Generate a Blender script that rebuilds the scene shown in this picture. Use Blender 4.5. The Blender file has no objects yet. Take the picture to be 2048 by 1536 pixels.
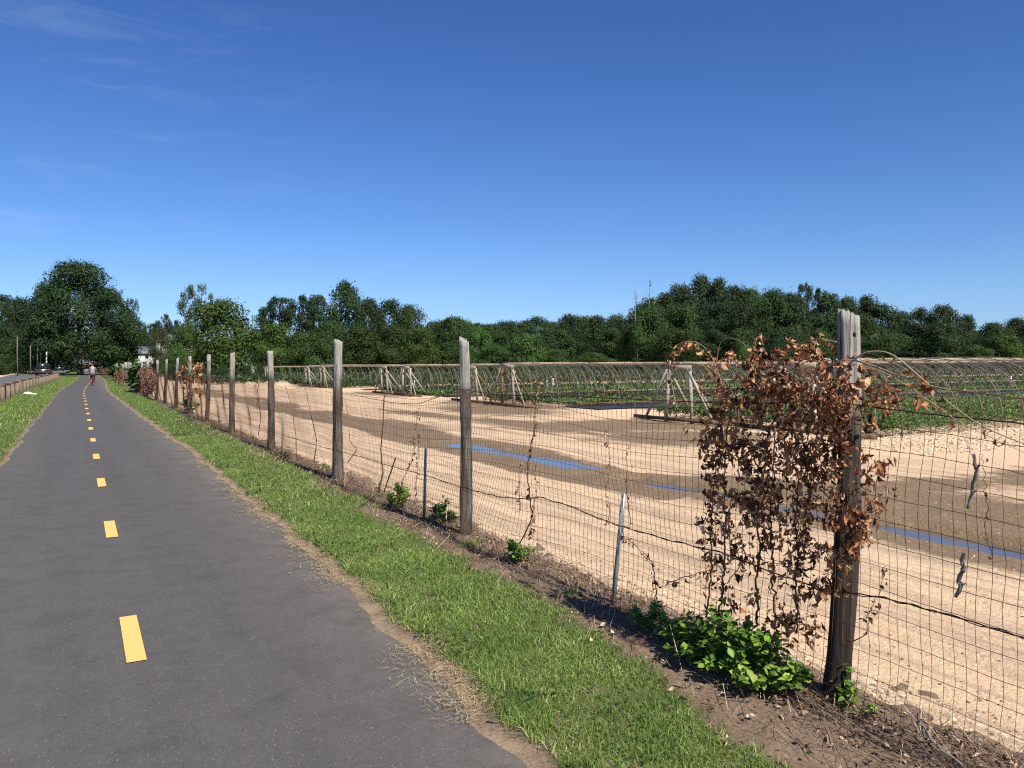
import bpy, math, random
import numpy as np
from mathutils import Vector, Matrix
rng = np.random.default_rng(7)
random.seed(7)
SC = bpy.context.scene
COL = SC.collection
rad = math.radians

# ------------------------------------------------------------------ camera
FPX = 1600.0
YAW, PITCH, ROLL, EYE = rad(-28.45), rad(-1.47), rad(-0.26), 1.7
CM = (Matrix.Rotation(YAW, 3, 'Z') @ Matrix.Rotation(math.pi/2 + PITCH, 3, 'X') @ Matrix.Rotation(ROLL, 3, 'Z'))
cd = bpy.data.cameras.new('camera')
cam = bpy.data.objects.new('camera', cd)
COL.objects.link(cam)
cam.location = (0, 0, EYE)
cam.rotation_euler = CM.to_euler()
cd.sensor_width = 36
cd.lens = 36*FPX/2048
cd.clip_start = 0.05
cd.clip_end = 6000
SC.camera = cam

def ray(x, y):
    return CM @ Vector(((x-1024)/FPX, -(y-768)/FPX, -1))
def G(x, y, z=0.0):                                  # photo point -> place on the ground
    r = ray(x, y); t = (z-EYE)/r.z
    return Vector((0, 0, EYE)) + r*t
def FP(x, y, X=3.2):                                 # photo point -> place on the fence line
    r = ray(x, y); t = X/r.x
    return Vector((0, 0, EYE)) + r*t
def AT(x, y, d):                                     # photo point at a given depth
    return Vector((0, 0, EYE)) + ray(x, y)*d
def horizon(x):
    return 726.9 - (x-1024)*0.0045

# ------------------------------------------------------------------ world / light
w = bpy.data.worlds.new('World'); SC.world = w
w.use_nodes = True
nt = w.node_tree; nt.nodes.clear()
out = nt.nodes.new('ShaderNodeOutputWorld')
bg = nt.nodes.new('ShaderNodeBackground')
sky = nt.nodes.new('ShaderNodeTexSky')
sky.sky_type = 'NISHITA'; sky.sun_disc = False
SUN_AZ, SUN_EL = rad(174), rad(47)
sky.sun_elevation = SUN_EL; sky.sun_rotation = SUN_AZ
sky.altitude = 200; sky.air_density = 1.0; sky.dust_density = 0.35; sky.ozone_density = 3.2
hs = nt.nodes.new('ShaderNodeHueSaturation')
hs.inputs['Saturation'].default_value = 1.07
sx = nt.nodes.new('ShaderNodeSeparateXYZ'); tc0 = nt.nodes.new('ShaderNodeTexCoord'); nt.links.new(tc0.outputs['Generated'], sx.inputs[0])
tr_ = nt.nodes.new('ShaderNodeValToRGB'); te = tr_.color_ramp.elements
te[0].position = 0.0; te[0].color = (0.60, 0.80, 1.30, 1); te[1].position = 0.45; te[1].color = (0.52, 0.62, 0.93, 1)
for p_, c_ in ((0.085, (0.64, 0.785, 1.10, 1)), (0.21, (0.59, 0.73, 1.02, 1))):
    e_ = te.new(p_); e_.color = c_
nt.links.new(sx.outputs[2], tr_.inputs[0])
tm_ = nt.nodes.new('ShaderNodeMixRGB'); tm_.blend_type = 'MULTIPLY'; tm_.inputs[0].default_value = 1
nt.links.new(sky.outputs[0], tm_.inputs[1]); nt.links.new(tr_.outputs[0], tm_.inputs[2])
nt.links.new(tm_.outputs[0], hs.inputs['Color'])
# thin cirrus
tc = nt.nodes.new('ShaderNodeTexCoord')
mp = nt.nodes.new('ShaderNodeMapping')
mp.inputs['Rotation'].default_value = (0, 0, rad(20))
mp.inputs['Scale'].default_value = (3.0, 4.6, 17.0)
nt.links.new(tc.outputs['Generated'], mp.inputs[0])
nz = nt.nodes.new('ShaderNodeTexNoise')
nz.inputs['Scale'].default_value = 2.1; nz.inputs['Detail'].default_value = 9; nz.inputs['Roughness'].default_value = 0.62
nz.inputs['Distortion'].default_value = 0.6
nt.links.new(mp.outputs[0], nz.inputs['Vector'])
cr = nt.nodes.new('ShaderNodeValToRGB')
cr.color_ramp.elements[0].position = 0.53; cr.color_ramp.elements[0].color = (0, 0, 0, 1)
cr.color_ramp.elements[1].position = 0.85; cr.color_ramp.elements[1].color = (0.32, 0.32, 0.32, 1)
nt.links.new(nz.outputs[0], cr.inputs[0])
# the cirrus lies in the west half of the sky only
dp = nt.nodes.new('ShaderNodeVectorMath'); dp.operation = 'DOT_PRODUCT'
dp.inputs[1].default_value = (-0.75, 0.60, 0.28)
nt.links.new(tc.outputs['Generated'], dp.inputs[0])
mr = nt.nodes.new('ShaderNodeMapRange')
mr.inputs['From Min'].default_value = 0.38; mr.inputs['From Max'].default_value = 0.98
nt.links.new(dp.outputs['Value'], mr.inputs['Value'])
mu = nt.nodes.new('ShaderNodeMath'); mu.operation = 'MULTIPLY'
nt.links.new(cr.outputs[0], mu.inputs[0]); nt.links.new(mr.outputs[0], mu.inputs[1])
mx = nt.nodes.new('ShaderNodeMixRGB')
mx.inputs['Color2'].default_value = (5.5, 6.6, 8.6, 1)
nt.links.new(mu.outputs[0], mx.inputs['Fac'])
nt.links.new(hs.outputs[0], mx.inputs['Color1'])
nt.links.new(mx.outputs[0], bg.inputs['Color'])
bg.inputs['Strength'].default_value = 0.069
nt.links.new(bg.outputs[0], out.inputs['Surface'])

sd = bpy.data.lights.new('sun', 'SUN'); sd.energy = 4.3; sd.angle = rad(0.53); sd.color = (1.0, 0.93, 0.82)
so = bpy.data.objects.new('sun', sd); COL.objects.link(so)
sdir = Vector((math.sin(SUN_AZ)*math.cos(SUN_EL), math.cos(SUN_AZ)*math.cos(SUN_EL), math.sin(SUN_EL)))
so.rotation_euler = sdir.to_track_quat('Z', 'Y').to_euler()
so.location = (0, -20, 40)
SC.view_settings.view_transform = 'Standard'; SC.view_settings.look = 'None'
SC.view_settings.gamma = 1; SC.view_settings.exposure = 0.85; SC.view_settings.use_curve_mapping = False
SC.cycles.use_denoising = False; SC.cycles.filter_width = 1.15
SC.cycles.max_bounces = 6; SC.cycles.transparent_max_bounces = 4

# ------------------------------------------------------------------ materials
class MT:
    def __init__(s, name, rough=0.85, spec=0.25):
        s.m = bpy.data.materials.new(name); s.m.use_nodes = True
        s.nt = s.m.node_tree; s.b = s.nt.nodes['Principled BSDF']
        s.b.inputs['Roughness'].default_value = rough
        s.b.inputs['Specular IOR Level'].default_value = spec
        s.geo = s.nt.nodes.new('ShaderNodeNewGeometry')
        s.P = s.geo.outputs['Position']
    def L(s, a, b): s.nt.links.new(a, b)
    def objco(s):
        return s.nt.nodes.new('ShaderNodeTexCoord').outputs['Object']
    def scale(s, v, sc):
        n = s.nt.nodes.new('ShaderNodeMapping'); n.inputs['Scale'].default_value = sc
        s.L(v, n.inputs[0]); return n.outputs[0]
    def noise(s, scale, detail=4, v=None, rough=0.55, dist=0):
        n = s.nt.nodes.new('ShaderNodeTexNoise'); n.inputs['Scale'].default_value = scale
        n.inputs['Detail'].default_value = detail; n.inputs['Roughness'].default_value = rough
        n.inputs['Distortion'].default_value = dist
        s.L(v if v is not None else s.P, n.inputs['Vector']); return n.outputs[0]
    def vor(s, scale, v=None, out='Distance', feat='F1'):
        n = s.nt.nodes.new('ShaderNodeTexVoronoi'); n.inputs['Scale'].default_value = scale; n.feature = feat
        s.L(v if v is not None else s.P, n.inputs['Vector']); return n.outputs[out]
    def ramp(s, f, stops):
        n = s.nt.nodes.new('ShaderNodeValToRGB'); e = n.color_ramp.elements
        while len(e) < len(stops): e.new(0.5)
        for k, (p, c) in enumerate(stops):
            e[k].position = p
            e[k].color = (c, c, c, 1) if isinstance(c, (int, float)) else (*c, 1)
        s.L(f, n.inputs[0]); return n.outputs[0]
    def mix(s, f, a, b, mode='MIX'):
        n = s.nt.nodes.new('ShaderNodeMixRGB'); n.blend_type = mode
        for i, x in ((0, f), (1, a), (2, b)):
            if isinstance(x, (int, float)): n.inputs[i].default_value = x if i == 0 else (x, x, x, 1)
            elif isinstance(x, tuple): n.inputs[i].default_value = (*x, 1)
            else: s.L(x, n.inputs[i])
        return n.outputs[0]
    def math(s, op, a, b=None):
        n = s.nt.nodes.new('ShaderNodeMath'); n.operation = op
        for i, x in ((0, a), (1, b)):
            if x is None: continue
            if isinstance(x, (int, float)): n.inputs[i].default_value = x
            else: s.L(x, n.inputs[i])
        return n.outputs[0]
    def attr(s, name):
        n = s.nt.nodes.new('ShaderNodeAttribute'); n.attribute_name = name; return n.outputs['Fac']
    def xyz(s, v=None):
        n = s.nt.nodes.new('ShaderNodeSeparateXYZ'); s.L(v if v is not None else s.P, n.inputs[0]); return n.outputs
    def rnd(s): return s.geo.outputs['Random Per Island']
    def orand(s): return s.nt.nodes.new('ShaderNodeObjectInfo').outputs['Random']
    def col(s, c):
        if isinstance(c, tuple): s.b.inputs['Base Color'].default_value = (*c, 1)
        else: s.L(c, s.b.inputs['Base Color'])
    def rough(s, f): s.L(f, s.b.inputs['Roughness'])
    def bump(s, h, strength=0.5, dist=0.01):
        n = s.nt.nodes.new('ShaderNodeBump'); n.inputs['Strength'].default_value = strength
        n.inputs['Distance'].default_value = dist
        s.L(h, n.inputs['Height']); s.L(n.outputs[0], s.b.inputs['Normal'])
    def translucent(s, c, f=0.35):
        t = s.nt.nodes.new('ShaderNodeBsdfTranslucent'); mxs = s.nt.nodes.new('ShaderNodeMixShader')
        mxs.inputs[0].default_value = f
        if isinstance(c, tuple): t.inputs[0].default_value = (*c, 1)
        else: s.L(c, t.inputs[0])
        o = s.nt.nodes['Material Output']
        s.L(s.b.outputs[0], mxs.inputs[1]); s.L(t.outputs[0], mxs.inputs[2]); s.L(mxs.outputs[0], o.inputs[0])

def plain(name, c, rough=0.7, spec=0.3, var=0.25, sc=6.0, metal=0.0):
    m = MT(name, rough, spec)
    n = m.noise(sc, 5, m.objco())
    m.col(m.mix(n, tuple(x*(1-var) for x in c), tuple(min(1, x*(1+var)) for x in c)))
    m.b.inputs['Metallic'].default_value = metal
    return m.m

def leafmat(name, stops, trans=0.3, rough=0.6, spec=0.25, big=0.0, bigc=None):
    m = MT(name, rough, spec)
    c = m.ramp(m.rnd(), stops)
    if big:
        n = m.ramp(m.noise(big, 3), [(0.38, 0), (0.62, 1)])
        c = m.mix(m.math('MULTIPLY', n, 0.6), c, bigc)
    m.col(c)
    m.translucent(c, trans)
    return m.m

def treemat(name, a, b, trans=0.22):
    m = MT(name, 0.65, 0.2)
    r = m.ramp(m.rnd(), [(0.0, a), (1.0, b)])
    o = m.orand()
    n = m.noise(0.35, 2)
    c = m.mix(m.ramp(n, [(0.35, 0.0), (0.7, 0.5)]), r, tuple(x*f for x, f in zip(b, (1.0, 1.08, 0.95))))
    h = m.nt.nodes.new('ShaderNodeHueSaturation')
    m.L(c, h.inputs['Color'])
    m.L(m.math('ADD', m.math('MULTIPLY', o, 0.03), 0.49), h.inputs['Hue'])
    m.L(m.math('ADD', m.math('MULTIPLY', o, 0.5), 0.68), h.inputs['Value'])
    m.col(h.outputs[0]); m.translucent(h.outputs[0], trans)
    return m.m

# asphalt of the path
def asphalt(name, base, edge=True):
    m = MT(name, 0.9, 0.22)
    n1 = m.noise(0.9, 5); n2 = m.noise(190, 3, rough=0.7); n3 = m.noise(34, 3)
    c = m.mix(m.ramp(n2, [(0.25, 0.0), (0.75, 1.0)]), tuple(x*0.42 for x in base), tuple(x*1.75 for x in base))
    c = m.mix(m.ramp(n3, [(0.35, 0.0), (0.65, 0.35)]), c, tuple(x*0.7 for x in base))
    c = m.mix(m.ramp(n1, [(0.3, 0.0), (0.75, 0.2)]), c, tuple(x*1.25 for x in base))
    v = m.vor(58)
    vc = m.nt.nodes[-1].outputs['Color']
    pick = m.ramp(m.xyz(vc)[0], [(0.80, 0.0), (0.84, 1.0)])
    spk = m.math('MULTIPLY', m.ramp(v, [(0.16, 1.0), (0.28, 0.0)]), pick)
    c = m.mix(m.math('MULTIPLY', m.noise(5, 3), 0.0), c, (0.42, 0.39, 0.36))
    c = m.mix(m.math('MULTIPLY', spk, 0.55), c, (0.34, 0.31, 0.28))
    v2 = m.vor(120); vc2 = m.nt.nodes[-1].outputs['Color']
    pick2 = m.ramp(m.xyz(vc2)[1], [(0.72, 0.0), (0.76, 1.0)])
    c = m.mix(m.math('MULTIPLY', m.math('MULTIPLY', m.ramp(v2, [(0.25, 1.0), (0.42, 0.0)]), pick2), 0.7), c, (0.02, 0.02, 0.02))
    if edge:
        X = m.xyz()[0]
        e = m.math('ADD', m.ramp(m.math('MULTIPLY', m.math('ADD', X, 1.6), 0.25), [(0.0, 1.0), (0.14, 0.15), (0.3, 0.0), (0.62, 0.0), (0.74, 0.25), (0.84, 1.0)]), 0.0)
        e = m.math('MULTIPLY', e, m.ramp(m.noise(2.6, 8, rough=0.75), [(0.36, 0.12), (0.66, 0.9)]))
        c = m.mix(m.math('MULTIPLY', e, 0.5), c, (0.26, 0.215, 0.16))
        pk = m.ramp(m.noise(0.55, 3), [(0.6, 0), (0.8, 0.12)])
        c = m.mix(pk, c, (0.15, 0.115, 0.095))
    lg = m.noise(1.0, 6, m.scale(m.P, (2.6, 0.10, 1.0)), 0.6)
    c = m.mix(m.ramp(lg, [(0.35, 0.0), (0.65, 0.30)]), c, tuple(x*1.55 for x in base))
    c = m.mix(m.ramp(m.noise(3.2, 7, rough=0.7), [(0.36, 0.30), (0.52, 0.0)]), c, tuple(x*0.55 for x in base))
    m.col(c)
    h = m.mix(0.5, n2, n3)
    m.bump(h, 0.55, 0.006)
    return m.m
M_PATH = asphalt('path_asphalt', (0.078, 0.0745, 0.0705))
M_ROAD = asphalt('road_asphalt', (0.10, 0.10, 0.10), False)

m = MT('yellow_paint', 0.75, 0.3)
n = m.noise(60, 4)
n_ = m.noise(240, 4, rough=0.7)
m.col(m.mix(m.ramp(m.math('ADD', m.math('MULTIPLY', n, 0.5), m.math('MULTIPLY', n_, 0.5)), [(0.55, 0), (0.64, 0.75)]), (0.80, 0.445, 0.135), (0.56, 0.34, 0.14)))
m.bump(m.noise(190, 3), 0.3, 0.004)
M_YEL = m.m

# sand of the field, with the wetness stored per vertex
m = MT('sand', 0.95, 0.15)
wet = m.attr('wet'); grav = m.attr('gravel'); trk = m.attr('track')
n1 = m.noise(0.35, 6); n2 = m.noise(9, 5, rough=0.65); n3 = m.noise(75, 3)
vs = m.scale(m.P, (2.2, 0.10, 1.0)); streak = m.noise(1.6, 6, vs, 0.6)
c = m.mix(n1, (0.57, 0.405, 0.25), (0.69, 0.515, 0.335))
c = m.mix(m.ramp(n2, [(0.3, 0.35), (0.75, 0.0)]), c, (0.46, 0.325, 0.21))
c = m.mix(m.math('MULTIPLY', m.ramp(streak, [(0.47, 0.0), (0.58, 0.8)]), trk), c, (0.43, 0.31, 0.205))
st2 = m.noise(1.3, 5, m.scale(m.P, (7.5, 0.22, 1.0)), 0.6)
c = m.mix(m.math('MULTIPLY', m.ramp(st2, [(0.52, 0.0), (0.60, 0.7)]), trk), c, (0.37, 0.27, 0.18))
c = m.mix(m.ramp(n3, [(0.25, 0.30), (0.5, 0.0)]), c, (0.24, 0.16, 0.10))
v = m.vor(16); vc = m.nt.nodes[-1].outputs['Color']
spk = m.math('MULTIPLY', m.ramp(v, [(0.18, 1.0), (0.30, 0.0)]), m.ramp(m.xyz(vc)[0], [(0.80, 0.0), (0.85, 1.0)]))
c = m.mix(m.math('MULTIPLY', spk, 0.6), c, (0.20, 0.14, 0.09))
v = m.vor(22); vc = m.nt.nodes[-1].outputs['Color']
spk = m.math('MULTIPLY', m.ramp(v, [(0.25, 1.0), (0.4, 0.0)]), m.ramp(m.xyz(vc)[0], [(0.45, 0.0), (0.5, 1.0)]))
c = m.mix(m.math('MULTIPLY', spk, grav), c, (0.75, 0.66, 0.50))
wn = m.math('ADD', wet, m.math('MULTIPLY', m.math('SUBTRACT', m.noise(1.3, 9, rough=0.75), 0.5), 1.15))
wn = m.math('ADD', wn, m.math('MULTIPLY', m.math('SUBTRACT', streak, 0.5), 0.9))
wn = m.math('ADD', wn, m.math('MULTIPLY', m.math('SUBTRACT', m.noise(7, 6, rough=0.7), 0.5), 0.5))
wf = m.ramp(wn, [(0.30, 0.0), (0.62, 1.0)])
wc = m.mix(n2, (0.105, 0.071, 0.037), (0.22, 0.152, 0.083))
wc = m.mix(m.ramp(m.noise(30, 4), [(0.5, 0.0), (0.68, 0.5)]), wc, (0.36, 0.27, 0.18))
c = m.mix(m.math('MULTIPLY', wf, 0.93), c, wc)
m.col(c)
m.rough(m.ramp(wf, [(0.0, 0.96), (1.0, 0.62)]))
m.bump(m.mix(0.4, m.noise(22, 6, rough=0.7), n2), 0.75, 0.05)
M_SAND = m.m

m = MT('verge_soil', 0.95, 0.1)
gr = m.attr('grassy'); st = m.attr('straw')
n1 = m.noise(3.5, 6); n2 = m.noise(48, 5, rough=0.7)
c = m.mix(n1, (0.15, 0.105, 0.072), (0.32, 0.235, 0.165))
c = m.mix(m.ramp(n2, [(0.3, 0.6), (0.6, 0.0)]), c, (0.05, 0.033, 0.022))
g = m.mix(m.noise(3.2, 6), (0.045, 0.062, 0.018), (0.11, 0.125, 0.04))
g = m.mix(m.ramp(n2, [(0.3, 0.6), (0.6, 0.0)]), g, (0.03, 0.04, 0.012))
c = m.mix(gr, c, g)
c = m.mix(m.math('MULTIPLY', st, m.ramp(m.noise(5, 6, rough=0.7), [(0.4, 0.0), (0.62, 0.9)])), c, (0.33, 0.26, 0.16))
m.col(c); m.bump(m.mix(0.5, n2, n1), 0.9, 0.03)
M_SOIL = m.m

m = MT('far_grass', 0.95, 0.1)
c = m.mix(m.noise(0.4, 6), (0.07, 0.11, 0.025), (0.15, 0.19, 0.06))
c = m.mix(m.ramp(m.noise(6, 5, rough=0.7), [(0.35, 0.5), (0.65, 0.0)]), c, (0.04, 0.06, 0.015))
m.col(c); m.bump(m.noise(9, 5), 0.8, 0.1)
M_FARGRASS = m.m

def wood(name, lo, hi):
    m = MT(name, 0.9, 0.15)
    oc = m.objco()
    lv = m.scale(oc, (26, 26, 1.3)); gr = m.noise(1.0, 7, lv, 0.65)
    lv2 = m.scale(oc, (60, 60, 2.0)); gr2 = m.noise(1.0, 4, lv2)
    pt = m.noise(5.0, 5, oc)
    zz = m.xyz(oc)[2]
    c = m.mix(m.ramp(gr, [(0.3, 0.0), (0.62, 1.0)]), (0.165, 0.15, 0.135), (0.37, 0.35, 0.325))
    c = m.mix(m.ramp(pt, [(0.42, 0.0), (0.7, 0.6)]), c, (0.25, 0.245, 0.19))
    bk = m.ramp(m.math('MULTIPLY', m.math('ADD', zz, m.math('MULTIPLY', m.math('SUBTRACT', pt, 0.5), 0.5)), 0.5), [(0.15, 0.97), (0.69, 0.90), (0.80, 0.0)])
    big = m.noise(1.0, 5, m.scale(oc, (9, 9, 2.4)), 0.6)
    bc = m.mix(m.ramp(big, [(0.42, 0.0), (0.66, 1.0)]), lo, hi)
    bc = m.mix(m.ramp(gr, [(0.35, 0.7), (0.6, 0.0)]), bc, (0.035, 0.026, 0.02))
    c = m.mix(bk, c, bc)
    c = m.mix(m.ramp(gr2, [(0.30, 0.85), (0.42, 0.0)]), c, (0.03, 0.025, 0.02))
    m.col(c); m.bump(m.mix(0.4, gr, gr2), 1.0, 0.02)
    return m.m
M_WOOD = wood('weathered_wood', (0.048, 0.037, 0.028), (0.20, 0.18, 0.15))
M_WOOD_STAIN_SHADE = wood('stained_shaded_wood', (0.015, 0.011, 0.008), (0.056, 0.043, 0.033))  # nearest post: dark stain, with the vine's shade also painted into the colour

def barn(name, a, b):
    m = MT(name, 0.85, 0.15)
    oc = m.objco(); g1 = m.noise(1.0, 6, m.scale(oc, (3, 3, 3)), 0.6); g2 = m.noise(22, 4, oc)
    c = m.mix(g1, a, b); c = m.mix(m.ramp(g2, [(0.35, 0.5), (0.55, 0.0)]), c, tuple(x*0.4 for x in a))
    m.col(c); m.bump(g2, 0.5, 0.01)
    return m.m
M_BOARD = barn('old_board', (0.23, 0.20, 0.155), (0.46, 0.41, 0.33))
M_RIDGE = barn('ridge_board', (0.22, 0.175, 0.125), (0.42, 0.345, 0.25))
M_BROWNBOARD = barn('brown_board', (0.10, 0.055, 0.03), (0.25, 0.15, 0.08))
M_POLE = barn('pole_wood', (0.10, 0.08, 0.06), (0.22, 0.18, 0.135))
M_TIMBER = barn('guardrail_timber', (0.12, 0.095, 0.07), (0.25, 0.20, 0.15))
m = MT('hoop_pipe', 0.55, 0.4)
m.col(m.mix(m.noise(4, 4), (0.075, 0.064, 0.052), (0.22, 0.195, 0.16)))
M_PIPE = m.m
m = MT('rusty_wire', 0.8, 0.3)
m.col(m.mix(m.noise(30, 4), (0.055, 0.028, 0.016), (0.17, 0.085, 0.045)))
M_WIRE = m.m
M_DARKWIRE = plain('dark_wire', (0.05, 0.035, 0.028), 0.8)
m = MT('galvanised_pipe', 0.45, 0.5)
m.col(m.mix(m.noise(14, 5), (0.17, 0.175, 0.18), (0.29, 0.295, 0.30))); m.b.inputs['Metallic'].default_value = 0.1
M_GALV = m.m
M_VINE = plain('dead_vine_stem', (0.13, 0.085, 0.055), 0.9, 0.15, 0.5, 12)
M_TENDRIL = plain('pale_tendril', (0.34, 0.24, 0.16), 0.85, 0.15, 0.4, 14)
M_STICK = plain('grey_stick', (0.20, 0.185, 0.165), 0.9, 0.1, 0.45, 40)
M_BARK = plain('bark', (0.085, 0.068, 0.05), 0.95, 0.1, 0.4, 4)
M_DEADLEAF = leafmat('dead_leaf', [(0.0, (0.05, 0.022, 0.012)), (0.25, (0.17, 0.07, 0.032)), (0.55, (0.42, 0.185, 0.085)), (0.84, (0.60, 0.33, 0.17)), (1.0, (0.80, 0.58, 0.37))], 0.32, 0.7)
M_LITTER = leafmat('leaf_litter', [(0.0, (0.03, 0.018, 0.012)), (0.4, (0.12, 0.075, 0.05)), (0.72, (0.30, 0.20, 0.13)), (1.0, (0.62, 0.48, 0.32))], 0.1, 0.8)
M_STRAW = leafmat('straw', [(0.0, (0.24, 0.17, 0.09)), (0.6, (0.46, 0.36, 0.19)), (1.0, (0.66, 0.56, 0.34))], 0.15, 0.8)
M_BUSH = leafmat('bush_leaf', [(0.0, (0.06, 0.115, 0.016)), (0.45, (0.14, 0.26, 0.03)), (0.8, (0.24, 0.38, 0.055)), (1.0, (0.42, 0.50, 0.12))], 0.38, 0.45, 0.4)
M_BUSHDARK = leafmat('dark_bush_leaf', [(0.0, (0.02, 0.05, 0.012)), (0.6, (0.05, 0.105, 0.02)), (1.0, (0.12, 0.20, 0.04))], 0.25, 0.45, 0.4)
M_GRASS = leafmat('grass_blade', [(0.0, (0.08, 0.14, 0.024)), (0.35, (0.20, 0.30, 0.055)), (0.75, (0.325, 0.44, 0.11)), (0.92, (0.46, 0.52, 0.21)), (1.0, (0.66, 0.59, 0.36))], 0.45, 0.55, 0.3, 1.8, (0.13, 0.21, 0.05))
M_BED = leafmat('nursery_leaf', [(0.0, (0.022, 0.05, 0.012)), (0.5, (0.06, 0.115, 0.022)), (0.9, (0.13, 0.20, 0.04)), (1.0, (0.22, 0.29, 0.08))], 0.2, 0.45, 0.4)
M_BEDDARK = leafmat('nursery_leaf_dark', [(0.0, (0.012, 0.026, 0.009)), (0.6, (0.030, 0.055, 0.017)), (1.0, (0.06, 0.09, 0.03))], 0.15, 0.5)
M_PEBBLE = leafmat('pebble', [(0.0, (0.08, 0.055, 0.036)), (0.45, (0.20, 0.14, 0.09)), (0.75, (0.48, 0.37, 0.25)), (1.0, (0.74, 0.65, 0.52))], 0.0, 0.85)
m = MT('weed_cloth', 0.62, 0.4)
m.col(m.mix(m.noise(3, 5), (0.012, 0.013, 0.016), (0.035, 0.036, 0.042))); m.bump(m.noise(5, 4), 0.3, 0.02)
M_CLOTH = m.m
m = MT('muddy_water', 0.10, 0.5)
m.col(m.mix(m.noise(2, 4), (0.075, 0.066, 0.055), (0.13, 0.105, 0.08))); m.bump(m.noise(14, 3), 0.10, 0.01)
M_WATER = m.m
M_WHITE = plain('white_plastic', (0.78, 0.78, 0.76), 0.4, 0.4, 0.06)
T_DARK = treemat('oak_leaf_dark', (0.012, 0.026, 0.011), (0.044, 0.072, 0.024))
T_MID = treemat('leaf_mid', (0.018, 0.040, 0.012), (0.064, 0.105, 0.028))
T_BRIGHT = treemat('maple_leaf', (0.026, 0.060, 0.012), (0.088, 0.15, 0.032))
T_OLIVE = treemat('leaf_olive', (0.04, 0.05, 0.018), (0.09, 0.10, 0.038))
T_PALE = treemat('leaf_pale', (0.05, 0.075, 0.035), (0.11, 0.145, 0.07))
T_PINE = treemat('pine_needle', (0.016, 0.032, 0.014), (0.042, 0.066, 0.026))

# ------------------------------------------------------------------ mesh helpers
def build_mesh(name, V, Fs, mat=None, smooth=False):
    V = np.asarray(V, dtype=np.float32).reshape(-1, 3)
    me = bpy.data.meshes.new(name)
    me.vertices.add(len(V)); me.vertices.foreach_set('co', V.ravel())
    Fs = [np.asarray(f, dtype=np.int32) for f in Fs if len(f)]
    loops = np.concatenate([f.ravel() for f in Fs])
    tot = np.concatenate([np.full(len(f), f.shape[1], dtype=np.int32) for f in Fs])
    start = np.concatenate([[0], np.cumsum(tot)[:-1]]).astype(np.int32)
    me.loops.add(len(loops)); me.loops.foreach_set('vertex_index', loops)
    me.polygons.add(len(tot)); me.polygons.foreach_set('loop_start', start)
    if smooth: me.polygons.foreach_set('use_smooth', np.ones(len(tot), dtype=bool))
    me.update(calc_edges=True)
    if mat: me.materials.append(mat)
    return me

def obj(name, me, parent=None, local=False):
    o = bpy.data.objects.new(name, me); COL.objects.link(o)
    if parent is not None:
        o.parent = parent
        if not local: o.location = -parent.location
    return o
def tag(o, label=None, cat=None, group=None, kind=None):
    if label: o['label'] = label
    if cat: o['category'] = cat
    if group: o['group'] = group
    if kind: o['kind'] = kind
    return o
def thing(name, loc, label, cat, group=None):
    o = bpy.data.objects.new(name, None); COL.objects.link(o); o.location = loc
    o.empty_display_size = 0.2
    return tag(o, label, cat, group)
def copy_tree(o, parent=None):
    c = o.copy(); COL.objects.link(c)
    if parent is not None: c.parent = parent
    for ch in o.children: copy_tree(ch, c)
    return c
def struct(name, me):
    return tag(obj(name, me), kind='structure')
def stuff(name, me, label, cat):
    return tag(obj(name, me), label, cat, kind='stuff')

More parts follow.
